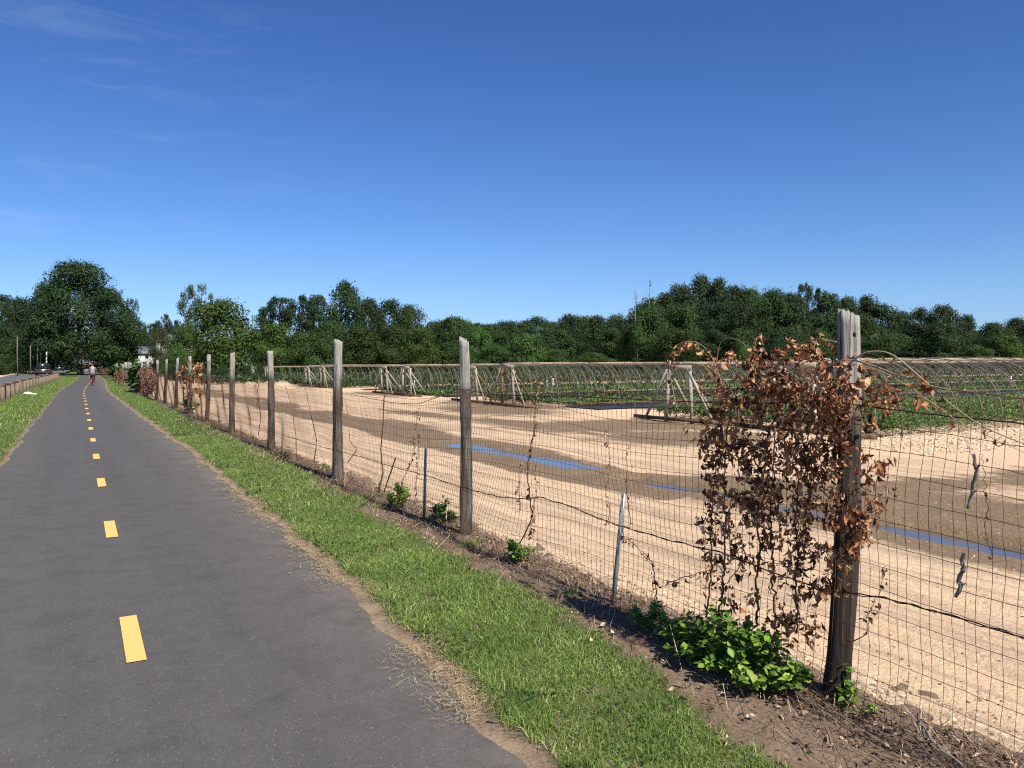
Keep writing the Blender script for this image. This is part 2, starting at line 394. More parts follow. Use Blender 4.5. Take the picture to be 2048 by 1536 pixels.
class MB:
    def __init__(s): s.v = []; s.q = {}
    def add(s, V, Fs):
        b = len(s.v); s.v.extend([tuple(p) for p in V])
        for f in Fs: s.q.setdefault(len(f), []).append([b+i for i in f])
    def box(s, c, size, rot=None, taper=1.0):
        hx, hy, hz = (x/2 for x in size); P = []
        for z, k in ((-hz, 1), (hz, taper)):
            for x, y in ((-hx, -hy), (hx, -hy), (hx, hy), (-hx, hy)): P.append(Vector((x*k, y*k, z)))
        if rot is not None: P = [rot @ p for p in P]
        P = [p + Vector(c) for p in P]
        s.add(P, [(0, 3, 2, 1), (4, 5, 6, 7), (0, 1, 5, 4), (1, 2, 6, 5), (2, 3, 7, 6), (3, 0, 4, 7)])
    def bar(s, a, b, wx, wy):                         # squared timber from a to b
        a, b = Vector(a), Vector(b); d = b-a
        up = Vector((1, 0, 0)) if abs(d.normalized().x) < 0.9 else Vector((0, 0, 1))
        z = d.normalized(); y = z.cross(up).normalized(); x = y.cross(z)
        R = Matrix((x, y, z)).transposed()
        s.box((a+b)/2, (wx, wy, d.length), R)
    def tube(s, pts, r, n=6, cap=True):
        pts = [Vector(p) for p in pts]; N = len(pts)
        rs = r if hasattr(r, '__len__') else [r]*N
        rings = []
        for i, p in enumerate(pts):
            d = (pts[min(i+1, N-1)]-pts[max(i-1, 0)])
            d = d.normalized() if d.length > 1e-9 else Vector((0, 0, 1))
            u = Vector((1, 0, 0)) if abs(d.x) < 0.8 else Vector((0, 1, 0))
            a = d.cross(u).normalized(); b = d.cross(a)
            rings += [p + (a*math.cos(k*2*math.pi/n)+b*math.sin(k*2*math.pi/n))*rs[i] for k in range(n)]
        F = []
        for i in range(N-1):
            for k in range(n):
                F.append((i*n+k, i*n+(k+1) % n, (i+1)*n+(k+1) % n, (i+1)*n+k))
        if cap and n > 2: F += [tuple(range(n))[::-1], tuple((N-1)*n+k for k in range(n))]
        s.add(rings, F)
    def lathe(s, prof, c=(0, 0, 0), n=16, axis='Z'):
        P = []
        for r, h in prof:
            for k in range(n):
                a = k*2*math.pi/n
                p = (r*math.cos(a), r*math.sin(a), h) if axis == 'Z' else (h, r*math.cos(a), r*math.sin(a))
                P.append(Vector(p)+Vector(c))
        F = []
        for i in range(len(prof)-1):
            for k in range(n): F.append((i*n+k, i*n+(k+1) % n, (i+1)*n+(k+1) % n, (i+1)*n+k))
        s.add(P, F)
    def ellipsoid(s, c, r, nu=12, nv=8):
        prof = [(max(1e-4, math.sin(math.pi*i/nv)), -math.cos(math.pi*i/nv)) for i in range(nv+1)]
        P = []; 
        for a, h in prof:
            for k in range(nu):
                t = k*2*math.pi/nu; P.append((c[0]+r[0]*a*math.cos(t), c[1]+r[1]*a*math.sin(t), c[2]+r[2]*h))
        F = [(i*nu+k, i*nu+(k+1) % nu, (i+1)*nu+(k+1) % nu, (i+1)*nu+k) for i in range(nv) for k in range(nu)]
        s.add(P, F)
    def mesh(s, name, mat, smooth=False):
        return build_mesh(name, s.v, [np.array(f) for f in s.q.values()], mat, smooth)
    def obj(s, name, mat, parent=None, smooth=False, local=False):
        return obj(name, s.mesh(name, mat, smooth), parent, local)

_perm = rng.random((256, 256))
def vnoise(x, y):
    x = np.asarray(x, float); y = np.asarray(y, float)
    xi = np.floor(x).astype(int); yi = np.floor(y).astype(int)
    fx = x-xi; fy = y-yi; fx = fx*fx*(3-2*fx); fy = fy*fy*(3-2*fy)
    p = lambda a, b: _perm[a % 256, b % 256]
    return (p(xi, yi)*(1-fx)+p(xi+1, yi)*fx)*(1-fy)+(p(xi, yi+1)*(1-fx)+p(xi+1, yi+1)*fx)*fy
def fbm(x, y, o=4):
    t = 0; a = 0.5
    for k in range(o):
        t = t + a*vnoise(x*2**k+17.3*k, y*2**k+5.1*k); a *= 0.5
    return t
def smooth(a, b, x):
    t = np.clip((np.asarray(x, float)-a)/(b-a), 0, 1); return t*t*(3-2*t)
def unit(v): return v/np.maximum(np.linalg.norm(v, axis=-1, keepdims=True), 1e-9)

def grid_mesh(name, xs, ys, zf, mat, attrs=None):
    X, Y = np.meshgrid(xs, ys, indexing='ij'); Z = zf(X, Y)
    V = np.stack([X, Y, Z], -1).reshape(-1, 3)
    nx, ny = X.shape; I = np.arange(nx*ny).reshape(nx, ny)
    F = np.stack([I[:-1, :-1], I[1:, :-1], I[1:, 1:], I[:-1, 1:]], -1).reshape(-1, 4)
    me = build_mesh(name, V, [F], mat, True)
    for k, f in (attrs or {}).items():
        a = me.attributes.new(k, 'FLOAT', 'POINT'); a.data.foreach_set('value', np.clip(f(X, Y), 0, 1).astype(np.float32).ravel())
    return me

# leaves: batches of small curled blades
def leaves(P, axis, nrm, length, width, curl, fold, prof=(0.12, 0.62, 1.0, 0.62, 0.0), lobes=0.0):
    n = len(P); axis = unit(axis); side = unit(np.cross(axis, nrm)); up = np.cross(side, axis)
    R = len(prof); ts = np.linspace(0, 1, R); out = np.zeros((n, R, 3, 3))
    cen = np.array(P, float).copy(); prev = 0
    for j, t in enumerate(ts):
        ang = curl*t
        d = axis*np.cos(ang)[:, None]+up*np.sin(ang)[:, None]
        nn = -axis*np.sin(ang)[:, None]+up*np.cos(ang)[:, None]
        if j: cen = cen + d*(length*(t-prev))[:, None]
        prev = t
        wj = (width*0.5*prof[j])
        if lobes: wj = wj*(1+lobes*rng.uniform(-1, 1, n))
        out[:, j, 1] = cen
        for k, sg in ((0, -1), (2, 1)):
            out[:, j, k] = cen+side*(sg*wj*np.cos(fold))[:, None]+nn*(wj*np.sin(fold))[:, None]
    V = out.reshape(-1, 3)
    base = (np.arange(n)*R*3)[:, None, None]
    cell = np.array([[j*3+k, j*3+k+1, (j+1)*3+k+1, (j+1)*3+k] for j in range(R-1) for k in (0, 1)])
    return V, (base+cell[None]).reshape(-1, 4)
def diamonds(P, nrm, size, aspect=0.62):                # flat leaf sprays: 4-cornered, pointed
    n = len(P); nrm = unit(nrm); r = unit(rng.normal(size=(n, 3)))
    a = unit(np.cross(nrm, r)); b = np.cross(nrm, a)
    s = np.asarray(size)[:, None]
    k = rng.uniform(-0.25, 0.25, (n, 1)); bend = nrm*s*rng.uniform(-0.25, 0.1, (n, 1))
    V = np.stack([P-a*s*0.5+bend, P+b*s*aspect*0.5+a*s*k, P+a*s*0.5+bend, P-b*s*aspect*0.5-a*s*k], 1).reshape(-1, 3)
    return V, np.arange(n*4).reshape(-1, 4)
def join(parts):
    Vs = []; Fs = {}; b = 0
    for V, F in parts:
        Vs.append(V); Fs.setdefault(F.shape[1], []).append(F+b); b += len(V)
    return np.concatenate(Vs), [np.concatenate(f) for f in Fs.values()]

# ------------------------------------------------------------------ ground, path, road, field
gx = np.concatenate([np.linspace(-1500, -60, 25), np.linspace(-55, 55, 45), np.linspace(60, 1500, 25)])
gy = np.concatenate([np.linspace(-600, -10, 10), np.linspace(0, 300, 60), np.linspace(320, 2500, 20)])
struct('ground', grid_mesh('ground', gx, gy, lambda X, Y: -0.22+1.5*smooth(-12.5, -24, X)*smooth(40, 140, Y)*(X > -400), M_FARGRASS))

def pshift(s):                                          # the path bends a little to the right far off
    s = np.asarray(s, float)
    return 0.9*smooth(52, 105, s)+np.maximum(0, s-95)*0.007
RE = ([-5, 2.2, 2.9, 3.4, 4.5, 6.9, 12.4, 17, 33, 55, 120], [1.80, 1.66, 1.66, 1.61, 1.68, 1.74, 1.81, 1.83, 1.72, 1.6, 1.6])
GI = ([-5, 0, 2.3, 3.6, 4.9, 6.2, 8, 10, 30, 120], [2.35, 2.45, 2.60, 2.74, 2.82, 2.92, 2.86, 2.98, 3.05, 3.1])
redge = lambda s: np.interp(s, *RE)+(fbm(np.asarray(s)*1.9, np.asarray(s)*0+3, 6)-0.47)*0.24+0.045
ginner = lambda s: np.interp(s, *GI)+(fbm(np.asarray(s)*1.6, np.asarray(s)*0+9, 4)-0.47)*0.55
ledge = lambda s: -1.14+(fbm(np.asarray(s)*1.1, np.asarray(s)*0+21, 4)-0.47)*0.30

ys = np.concatenate([np.arange(-8, 30, 0.25), np.arange(30, 200, 1.0), np.arange(200, 420, 10)])
def strip(name, xa, xb, nx, ys, zf, mat, attrs=None):
    # xa, xb functions of s
    t = np.linspace(0, 1, nx)
    T, Y = np.meshgrid(t, ys, indexing='ij')
    X = xa(Y)*(1-T)+xb(Y)*T
    V = np.stack([X, Y, zf(X, Y, T)], -1).reshape(-1, 3)
    I = np.arange(T.size).reshape(T.shape)
    F = np.stack([I[:-1, :-1], I[1:, :-1], I[1:, 1:], I[:-1, 1:]], -1).reshape(-1, 4)
    me = build_mesh(name, V, [F], mat, True)
    for k, f in (attrs or {}).items():
        a = me.attributes.new(k, 'FLOAT', 'POINT'); a.data.foreach_set('value', np.clip(f(X, Y, T), 0, 1).astype(np.float32).ravel())
    return me
path = struct('path', strip('path', lambda s: -1.5+pshift(s), lambda s: 2.15+pshift(s), 9, ys, lambda X, Y, T: 0.012*np.sin(T*np.pi), M_PATH))
mb = MB(); k = 0
s0 = 4.98
while s0 < 190:
    n = 4
    ss = [s0+0.93*i/n for i in range(n+1)]
    for a, b in zip(ss[:-1], ss[1:]):
        xa, xb = 0.265+float(pshift(a)), 0.265+float(pshift(b))
        mb.add([(xa-0.052, a, 0.019), (xa+0.052, a, 0.019), (xb+0.052, b, 0.019), (xb-0.052, b, 0.019)], [(0, 1, 2, 3)])
    s0 += 3.735
tag(mb.obj('centre_line', M_YEL), kind='structure').name = 'path_marking'

def verge_z(X, Y, T):
    return np.where(T < 0.5, 0.0, 1)*0+0.028+0.030*smooth(2.3, 3.1, X-pshift(Y))-0.10*smooth(3.32, 3.75, X-pshift(Y))+(fbm(X*6, Y*6, 3)-0.45)*0.05*smooth(0, 0.12, T)-0.022*(1-smooth(0, 0.08, T))+(fbm(X*7+9, Y*7, 4)-0.47)*0.11*smooth(3.25, 3.5, X-pshift(Y))
vy = np.concatenate([np.arange(-6, -1, 0.2), np.arange(-1, 14, 0.05), np.arange(14, 40, 0.2), np.arange(40, 200, 1.0)])
struct('verge', strip('verge', lambda s: redge(s)-0.03+pshift(s), lambda s: 3.85+pshift(s)+0*s, 44, vy, verge_z, M_SOIL, {
    'grassy': lambda X, Y, T: smooth(0.06, 0.16, X-pshift(Y)-redge(Y))*(1-smooth(-0.12, 0.12, X-pshift(Y)-ginner(Y)))*(0.55+0.45*smooth(10, 25, Y)),
    'straw': lambda X, Y, T: (1-smooth(0.02, 0.11, X-pshift(Y)-redge(Y)))*0.9}))
struct('left_verge', strip('left_verge', lambda s: -3.75+pshift(s)*0.8, lambda s: ledge(s)+pshift(s), 16, np.concatenate([np.arange(-6, 40, 0.15), np.arange(40, 200, 1.0)]),
    lambda X, Y, T: 0.03+(fbm(X*5, Y*5, 3)-0.45)*0.04-0.03*smooth(0.94, 1.0, T), M_SOIL, {
    'grassy': lambda X, Y, T: 1-smooth(0.93, 0.99, T), 'straw': lambda X, Y, T: smooth(0.93, 0.99, T)}))
ry = np.concatenate([np.arange(-20, 220, 2.0), np.arange(220, 500, 10)])
rise = lambda Y: 0.25*smooth(110, 190, Y)
struct('road', strip('road', lambda s: -10.0+0*s, lambda s: -3.7+pshift(s)*0.8, 8, ry, lambda X, Y, T: 0.008+rise(Y)+0.05*np.sin(T*np.pi), M_ROAD))
struct('road_shoulder', strip('road_shoulder', lambda s: -11.4+(fbm(s*0.4, s*0, 3)-0.45)*0.8, lambda s: -9.8+0*s, 6, ry, lambda X, Y, T: 0.05+rise(Y)-0.03*T, M_SAND, {
    'wet': lambda X, Y, T: X*0, 'gravel': lambda X, Y, T: X*0+0.3, 'track': lambda X, Y, T: X*0}))
struct('bank', strip('bank', lambda s: -26+0*s, lambda s: -11.1+(fbm(s*0.4, s*0, 3)-0.45)*0.5, 10, ry, lambda X, Y, T: 0.03+rise(Y)+0.9*smooth(1, 0.2, T)+(fbm(X, Y, 3)-0.45)*0.2, M_SOIL, {
    'grassy': lambda X, Y, T: X*0+1, 'straw': lambda X, Y, T: X*0}))

# puddles in the wheel rut
PUD = [((7.30, 16.3), (7.52, 11.4), 0.25), ((7.34, 9.7), (7.58, 7.3), 0.18), ((7.57, 6.9), (7.62, 3.4), 0.22), ((7.6, 3.4), (7.75, 0.5), 0.34)]
def ptd(X, Y, a, b):
    ax, ay = a; bx, by = b; dx, dy = bx-ax, by-ay; L = dx*dx+dy*dy
    t = np.clip(((X-ax)*dx+(Y-ay)*dy)/L, 0, 1)
    return np.hypot((X-ax-t*dx), (Y-ay-t*dy))
def field_z(X, Y):
    z = -0.02+(fbm(X*0.35, Y*0.35, 4)-0.47)*0.10+(fbm(X*2.4, Y*1.4, 4)-0.47)*0.05*(1-smooth(24, 40, Y))
    z = z-0.05*np.exp(-((X-7.45)/1.1)**2)*(1-smooth(45, 70, Y))
    for x0, a in ((4.55, 0.022), (5.55, 0.03), (9.4, 0.03), (10.7, 0.03)):       # wheel ruts
        z = z-a*np.exp(-((X-x0-0.12*np.sin(Y*0.23+x0))/0.16)**2)
        z = z+a*0.6*np.exp(-((X-x0-0.3-0.12*np.sin(Y*0.23+x0))/0.14)**2)
    n = (fbm(X*3.1, Y*1.3, 4)-0.47)
    for a, b, r in PUD:
        d = ptd(X, Y, a, b)+n*0.34+(fbm(X*9, Y*5, 3)-0.45)*0.14
        z = np.where(d < 1.0, z*smooth(0.2, 1.0, d)-0.125*(1-smooth(r*0.75, r*2.2, d)), z)
    z = z*smooth(3.2, 3.9, X)+0.0
    # cultivated area is level
    k = smooth(15.5, 17.5, X)
    return z*(1-0.8*k)
def ell(X, Y, cx, cy, rx, ry): return np.clip(1.35-np.hypot((X-cx)/rx, (Y-cy)/ry)*0.85, 0, 1)
def wet_f(X, Y):
    wv = 0.25*np.sin(Y*0.35)+0.2*np.sin(Y*0.9+1)
    lo = 6.35+0.35*(Y < 8)+wv*0.5; hi = 8.3+1.5*(1-smooth(6, 10, Y))+wv
    b = smooth(lo-0.35, lo+0.25, X)*(1-smooth(hi-0.4, hi+0.5, X))*(0.80-0.16*smooth(20, 45, Y))*(1-smooth(58, 75, Y))
    for cx, cy, rx, ry in ((13.4, 17.8, 3.6, 2.4), (12.2, 14.4, 2.2, 2.0), (13.6, 26.4, 1.9, 4.2), (15.5, 29.5, 2.0, 4.5), (15.5, 44, 1.8, 4.5), (16.5, 62, 2.0, 5.0), (10.3, 26.0, 0.7, 3.4), (11.0, 19.5, 0.8, 3.2), (13.0, 6.5, 2.2, 0.9), (9.8, 4.6, 2.2, 0.9), (11.0, 2.8, 1.8, 0.8), (10.4, 7.0, 1.2, 0.7)):
        b = np.maximum(b, ell(X, Y, cx, cy, rx, ry)*0.85)
    b = np.maximum(b, 0.75*smooth(17, 19, X)*(smooth(21.5, 24, Y)*(1-smooth(28, 29, Y))))
    return b
def grav_f(X, Y):
    return np.maximum(0.95*smooth(14.3, 15.5, X)*smooth(8.9, 9.8, Y)*(1-smooth(12.2, 12.6, Y)), 0.8*(1-smooth(3.5, 4.1, X)))*(1-0.2*smooth(20, 40, X))
def trk_f(X, Y): return 1-smooth(11, 15, X)
fx = np.concatenate([np.arange(3.3, 9.5, 0.07), np.arange(9.5, 20, 0.2), np.arange(20, 60, 1.0), np.arange(60, 220, 8)])
fy = np.concatenate([np.arange(-14, 0, 1.0), np.arange(0, 24, 0.09), np.arange(24, 80, 0.4), np.arange(80, 131, 3)])
struct('field', grid_mesh('field', fx, fy, field_z, M_SAND, {'wet': wet_f, 'gravel': grav_f, 'track': trk_f}))
for ip, (a, b, r) in enumerate(PUD):
    mb = MB(); n = 22; P = []
    for k in range(n):
        t = k*2*math.pi/n; c = Vector(((a[0]+b[0])/2, (a[1]+b[1])/2, 0))
        P.append((c.x+math.cos(t)*(0.95+abs(a[0]-b[0])/2), c.y+math.sin(t)*(abs(a[1]-b[1])/2+0.55), -0.083-0.004*ip))
    mb.add(P, [tuple(range(n))]); tag(mb.obj('puddle', M_WATER), kind='structure')
mb = MB(); mb.add([(8.7, 22.6, -0.064), (11.6, 22.6, -0.064), (11.6, 29.6, -0.064), (8.9, 29.6, -0.064)], [(0, 1, 2, 3)]); tag(mb.obj('puddle', M_WATER), kind='structure')

# weed cloth aisles between the hoop houses
for (ya, yb, x1) in ((24.0, 26.8, 95), (37.5, 39.2, 120), (50.4, 52.2, 130), (71, 73, 130)):
    xs = np.concatenate([np.arange(16.6, 30, 0.5), np.arange(30, x1, 3)])
    struct('weed_cloth', grid_mesh('weed_cloth', xs, np.linspace(ya, yb, 7), lambda X, Y: 0.028+(fbm(X*0.8, Y*1.5, 3)-0.47)*0.04, M_CLOTH))

# ------------------------------------------------------------------ grass (blades)
def blades(P, h, wd, lean=0.6):
    n = len(P); az = rng.uniform(0, 2*np.pi, n); sd = np.stack([np.cos(az), np.sin(az), np.zeros(n)], 1)
    la = rng.uniform(0, 2*np.pi, n); ld = np.stack([np.cos(la), np.sin(la), np.zeros(n)], 1)
    k = (np.abs(rng.normal(0, lean, n))*h)[:, None]
    up = np.array([0, 0, 1.0])
    h1 = (h*0.55)[:, None]; hh = (h*rng.uniform(0.75, 1.0, n))[:, None]; w2 = (wd/2)[:, None]
    V = np.stack([P-sd*w2, P+sd*w2, P+up*h1+ld*k*0.35+sd*w2*0.8, P+up*h1+ld*k*0.35-sd*w2*0.8, P+up*hh+ld*k], 1).reshape(-1, 3)
    b = np.arange(n)*5
    return V, np.stack([b, b+1, b+2, b+3], 1), np.stack([b+3, b+2, b+4], 1)
def scatter(n, x0, x1, y0, y1): return rng.uniform(x0, x1, n), rng.uniform(y0, y1, n)
GV = []; GQ = []; GT = []; off = 0
def addg(P, h, wd, lean=0.6):
    global off
    V, q, t = blades(P, h, wd, lean); GV.append(V); GQ.append(q+off); GT.append(t+off); off += len(V)
def rightgrass(n, y0, y1, hmin, hmax, wd):
    X, Y = scatter(n, 1.4, 3.5, y0, y1)
    a = X-redge(Y); b = ginner(Y)-X
    edge = np.minimum(a-0.055, b)
    dens = smooth(-0.02, 0.12, edge)*(0.35+0.75*smooth(0.16, 0.40, fbm(X*5.5, Y*5.5, 3)))*(0.5+0.6*smooth(0.2, 0.5, fbm(X*15+5, Y*15, 2)))
    tuft = (fbm(X*4+40, Y*4+11, 2) > 0.555)*(b > -0.42)*(b < 0.1)*0.9
    keep = rng.random(n) < np.maximum(dens, tuft*(a > 0.2))
    X, Y, a, b = X[keep], Y[keep], a[keep], b[keep]
    hm = 0.55+1.0*fbm(X*2.1+7, Y*2.1, 3)
    h = rng.uniform(hmin, hmax, len(X))*hm*0.66*(0.7+0.6*(rng.random(len(X)) < 0.12))
    h = h*np.where(b < 0.0, 1.25, 1.0)
    P = np.stack([X+pshift(Y), Y, np.full(len(X), 0.03)+0.03*smooth(2.3, 3.1, X)], 1)
    addg(P, h, np.full(len(X), wd)*rng.uniform(0.6, 1.3, len(X)), 0.95)
rightgrass(170000, 1.2, 4.5, 0.028, 0.075, 0.0046)
rightgrass(150000, 4.5, 9, 0.03, 0.075, 0.0062)
rightgrass(90000, 9, 20, 0.04, 0.08, 0.010)
rightgrass(30000, 20, 50, 0.04, 0.08, 0.018)
rightgrass(15000, 50, 110, 0.04, 0.09, 0.035)
# spreading crabgrass along the path edge
ny = 3200; Y = rng.uniform(1.4, 14, ny); X = redge(Y)+0.10+np.abs(rng.normal(0, 0.05, ny))
kp = fbm(X*2, Y*2.4+50, 3) > 0.45; X, Y = X[kp], Y[kp]
addg(np.stack([X, Y, np.full(len(X), 0.03)], 1), rng.uniform(0.05, 0.09, len(X)), np.full(len(X), 0.006), 1.5)
# verge left of the path
for n, y0, y1, wd in ((22000, -1, 9, 0.007), (16000, 9, 26, 0.010), (22000, 26, 60, 0.022), (12000, 60, 130, 0.04)):
    X, Y = scatter(n, -3.7, -0.95, y0, y1); k = rng.random(n) < smooth(0, 0.25, ledge(Y)-X)*(0.5+0.8*fbm(X*2, Y*2, 3)); X, Y = X[k], Y[k]
    tall = 1+0.9*smooth(-2.2, -2.9, X)
    addg(np.stack([X+pshift(Y), Y, np.full(len(X), 0.03)], 1), rng.uniform(0.05, 0.10, len(X))*tall, np.full(len(X), wd))
X, Y = scatter(9000, -22, -11.6, 60, 240)
addg(np.stack([X, Y, 0.05+rise(Y)+0.9*smooth(1, 0.2, (X+26)/14.9)], 1), rng.uniform(0.12, 0.3, len(X)), np.full(len(X), 0.08))
stuff('grass', build_mesh('grass', np.concatenate(GV), [np.concatenate(GQ), np.concatenate(GT)], M_GRASS), 'mown green grass growing on the verges beside the bike path', 'grass')

n = 5200; Y = 1.4+20*rng.random(n)**1.5; X = redge(Y)+0.06+np.abs(rng.normal(0, 0.34, n))
k = (fbm(X*2.6+80, Y*2.6, 3) > 0.50) & (X < ginner(Y)+0.1); X, Y = X[k], Y[k]; n = len(X); az = rng.uniform(0, 6.28, n)
L = rng.uniform(0.012, 0.030, n)*(1+0.04*Y)
V, F = leaves(np.stack([X, Y, 0.045+0.02*rng.random(n)+0.03*smooth(2.3, 3.1, X)], 1), np.stack([np.cos(az), np.sin(az), rng.normal(0.2, 0.3, n)], 1), np.stack([rng.normal(0, .3, n), rng.normal(0, .3, n), np.ones(n)], 1), L, L*0.7, rng.uniform(-0.6, 0.3, n), rng.uniform(0, 0.4, n))
stuff('clover', build_mesh('clover', V, [F], M_BUSHDARK), 'low dark clover and broad leaved weeds spreading through the verge grass', 'clover')
# dry clippings on the edge of the asphalt
n = 34000; Y = rng.uniform(1.3, 26, n)**1.0; Y = 1.3+(Y-1.3)**1.0*rng.random(n)
X = redge(Y)+rng.normal(0.06, 0.13, n)
k = rng.random(n) < smooth(0.40, 0.62, fbm(X*3+9, Y*1.6+30, 4)); X, Y = X[k], Y[k]; n = len(X)
az = rng.uniform(0, 2*np.pi, n); L = rng.uniform(0.010, 0.036, n)*(1+0.05*Y); W = rng.uniform(0.0009, 0.002, n)*(1+0.13*Y)
d = np.stack([np.cos(az), np.sin(az), rng.normal(0, 0.12, n)], 1); sdv = np.stack([-np.sin(az), np.cos(az), np.zeros(n)], 1)
C = np.stack([X, Y, 0.018+0.012*rng.random(n)+0.02*smooth(0, 0.1, X-redge(Y))], 1)
V = np.stack([C-d*L[:, None]/2-sdv*W[:, None]/2, C-d*L[:, None]/2+sdv*W[:, None]/2, C+d*L[:, None]/2+sdv*W[:, None]/2, C+d*L[:, None]/2-sdv*W[:, None]/2], 1).reshape(-1, 3)
stuff('dry_clippings', build_mesh('dry_clippings', V, [np.arange(4*n).reshape(-1, 4)], M_STRAW), 'pale dry grass clippings strewn along the right edge of the path', 'straw')

# brown litter and broken stems under the fence
n = 13000; Y = 1.0+24*rng.random(n)**1.8; X = ginner(Y)+rng.uniform(-0.12, 0.85, n)
k = (X < 3.72) & (rng.random(n) < 0.18+1.1*smooth(0.36, 0.6, fbm(X*3+3, Y*2+70, 3))*smooth(2.75, 3.1, X)); X, Y = X[k], Y[k]; n = len(X)
zf = 0.055-0.10*smooth(3.32, 3.75, X)
ax = np.stack([rng.normal(size=n), rng.normal(size=n), rng.normal(0, 0.25, n)], 1)
V1, F1 = leaves(np.stack([X, Y, zf+0.012], 1), ax, np.stack([rng.normal(0, .4, n), rng.normal(0, .4, n), np.ones(n)], 1), rng.uniform(0.014, 0.05, n), rng.uniform(0.008, 0.026, n), rng.uniform(-1.8, 1.8, n), rng.uniform(0, 1.0, n))
n = 9500; Y = 1.0+26*rng.random(n)**1.6; X = 3.12+np.abs(rng.normal(0, 0.24, n))*np.where(rng.random(n) < 0.6, 1, -1)
X = np.clip(X, 2.65, 3.7); az = rng.normal(np.pi/2, 0.8, n); L = rng.uniform(0.04, 0.24, n); W = rng.uniform(0.0012, 0.0032, n)*(1+0.06*Y)
d = np.stack([np.cos(az), np.sin(az), rng.normal(0.08, 0.22, n)], 1); sdv = unit(np.cross(d, np.tile([0.3, 0.2, 1.0], (n, 1))))
C = np.stack([X, Y, 0.058-0.10*smooth(3.32, 3.75, X)+0.012+np.abs(d[:, 2])*L*0.5], 1)
V2 = np.stack([C-d*L[:, None]/2-sdv*W[:, None]/2, C-d*L[:, None]/2+sdv*W[:, None]/2, C+d*L[:, None]/2+sdv*W[:, None]/2, C+d*L[:, None]/2-sdv*W[:, None]/2], 1).reshape(-1, 3)
V, F = join([(V1, F1), (V2, np.arange(4*n).reshape(-1, 4))])
stuff('leaf_litter', build_mesh('leaf_litter', V, F, M_LITTER), 'dry brown leaf litter and broken stems on the soil under the wire fence', 'leaf litter')

# pebbles
def pebbles(P, r):
    n = len(P)
    base = np.array([[0, 0, 0.7], [1, 0, 0], [0, 1, 0], [-1, 0, 0], [0, -1, 0]], float)
    V = P[:, None, :]+base[None]*(r[:, None, None]*rng.uniform(0.6, 1.3, (n, 5, 1)))
    t = np.array([[0, 1, 2], [0, 2, 3], [0, 3, 4], [0, 4, 1]])
    return V.reshape(-1, 3), ((np.arange(n)*5)[:, None, None]+t[None]).reshape(-1, 3)
n = 2600; Y = 0.8+14*rng.random(n)**1.5; X = 3.45+np.abs(rng.normal(0, 0.45, n))
X2, Y2 = scatter(3000, 3.6, 12, 1.0, 16)
X3 = rng.uniform(13.5, 26, 2600); Y3 = rng.uniform(9.2, 12.3, 2600)
X = np.concatenate([X, X2, X3]); Y = np.concatenate([Y, Y2, Y3])
r = np.concatenate([rng.uniform(0.003, 0.014, n), rng.uniform(0.003, 0.012, 3000), rng.uniform(0.012, 0.035, 2600)])
V, F = pebbles(np.stack([X, Y, field_z(X, Y)+0.001], 1), r)
stuff('gravel', build_mesh('gravel', V, [F], M_PEBBLE), 'pale pebbles scattered over the sand of the nursery field', 'gravel')

# ------------------------------------------------------------------ fence
fence = thing('wire_fence', (3.25, 2.7, 0), 'long rusty wire mesh fence on grey wooden posts beside the path', 'fence')
POSTS = []      # (s, base lean, radius bottom/top, height, top slant)
px_tops = [(1697, 628, 3.25, 0.056), (928, 680, 3.25, 0.055), (676, 682, 3.25, 0.067), (540, 702, 3.25, 0.062), (465, 707, 3.25, 0.064), (418, 710, 3.25, 0.060), (380, 713, 3.25, 0.058), (355, 717, 3.25, 0.058), (333, 719, 3.25, 0.058), (315, 721, 3.25, 0.062)]
base_px = [1667, 929, 675, 540, 462, 411, 377, 352, 329, 312]
for (x, y, X, r), bx in zip(px_tops, base_px):
    t = FP(x, y, X); b = FP(bx, 760, X)
    POSTS.append((t, b.y, r))
s = POSTS[-1][1]
while s < 118:
    s += 4.35*rng.uniform(0.88, 1.12)
    POSTS.append((Vector((3.25+float(pshift(s))+rng.normal(0, 0.03), s+rng.normal(0, 0.06), rng.uniform(1.8, 2.0))), s, 0.06))
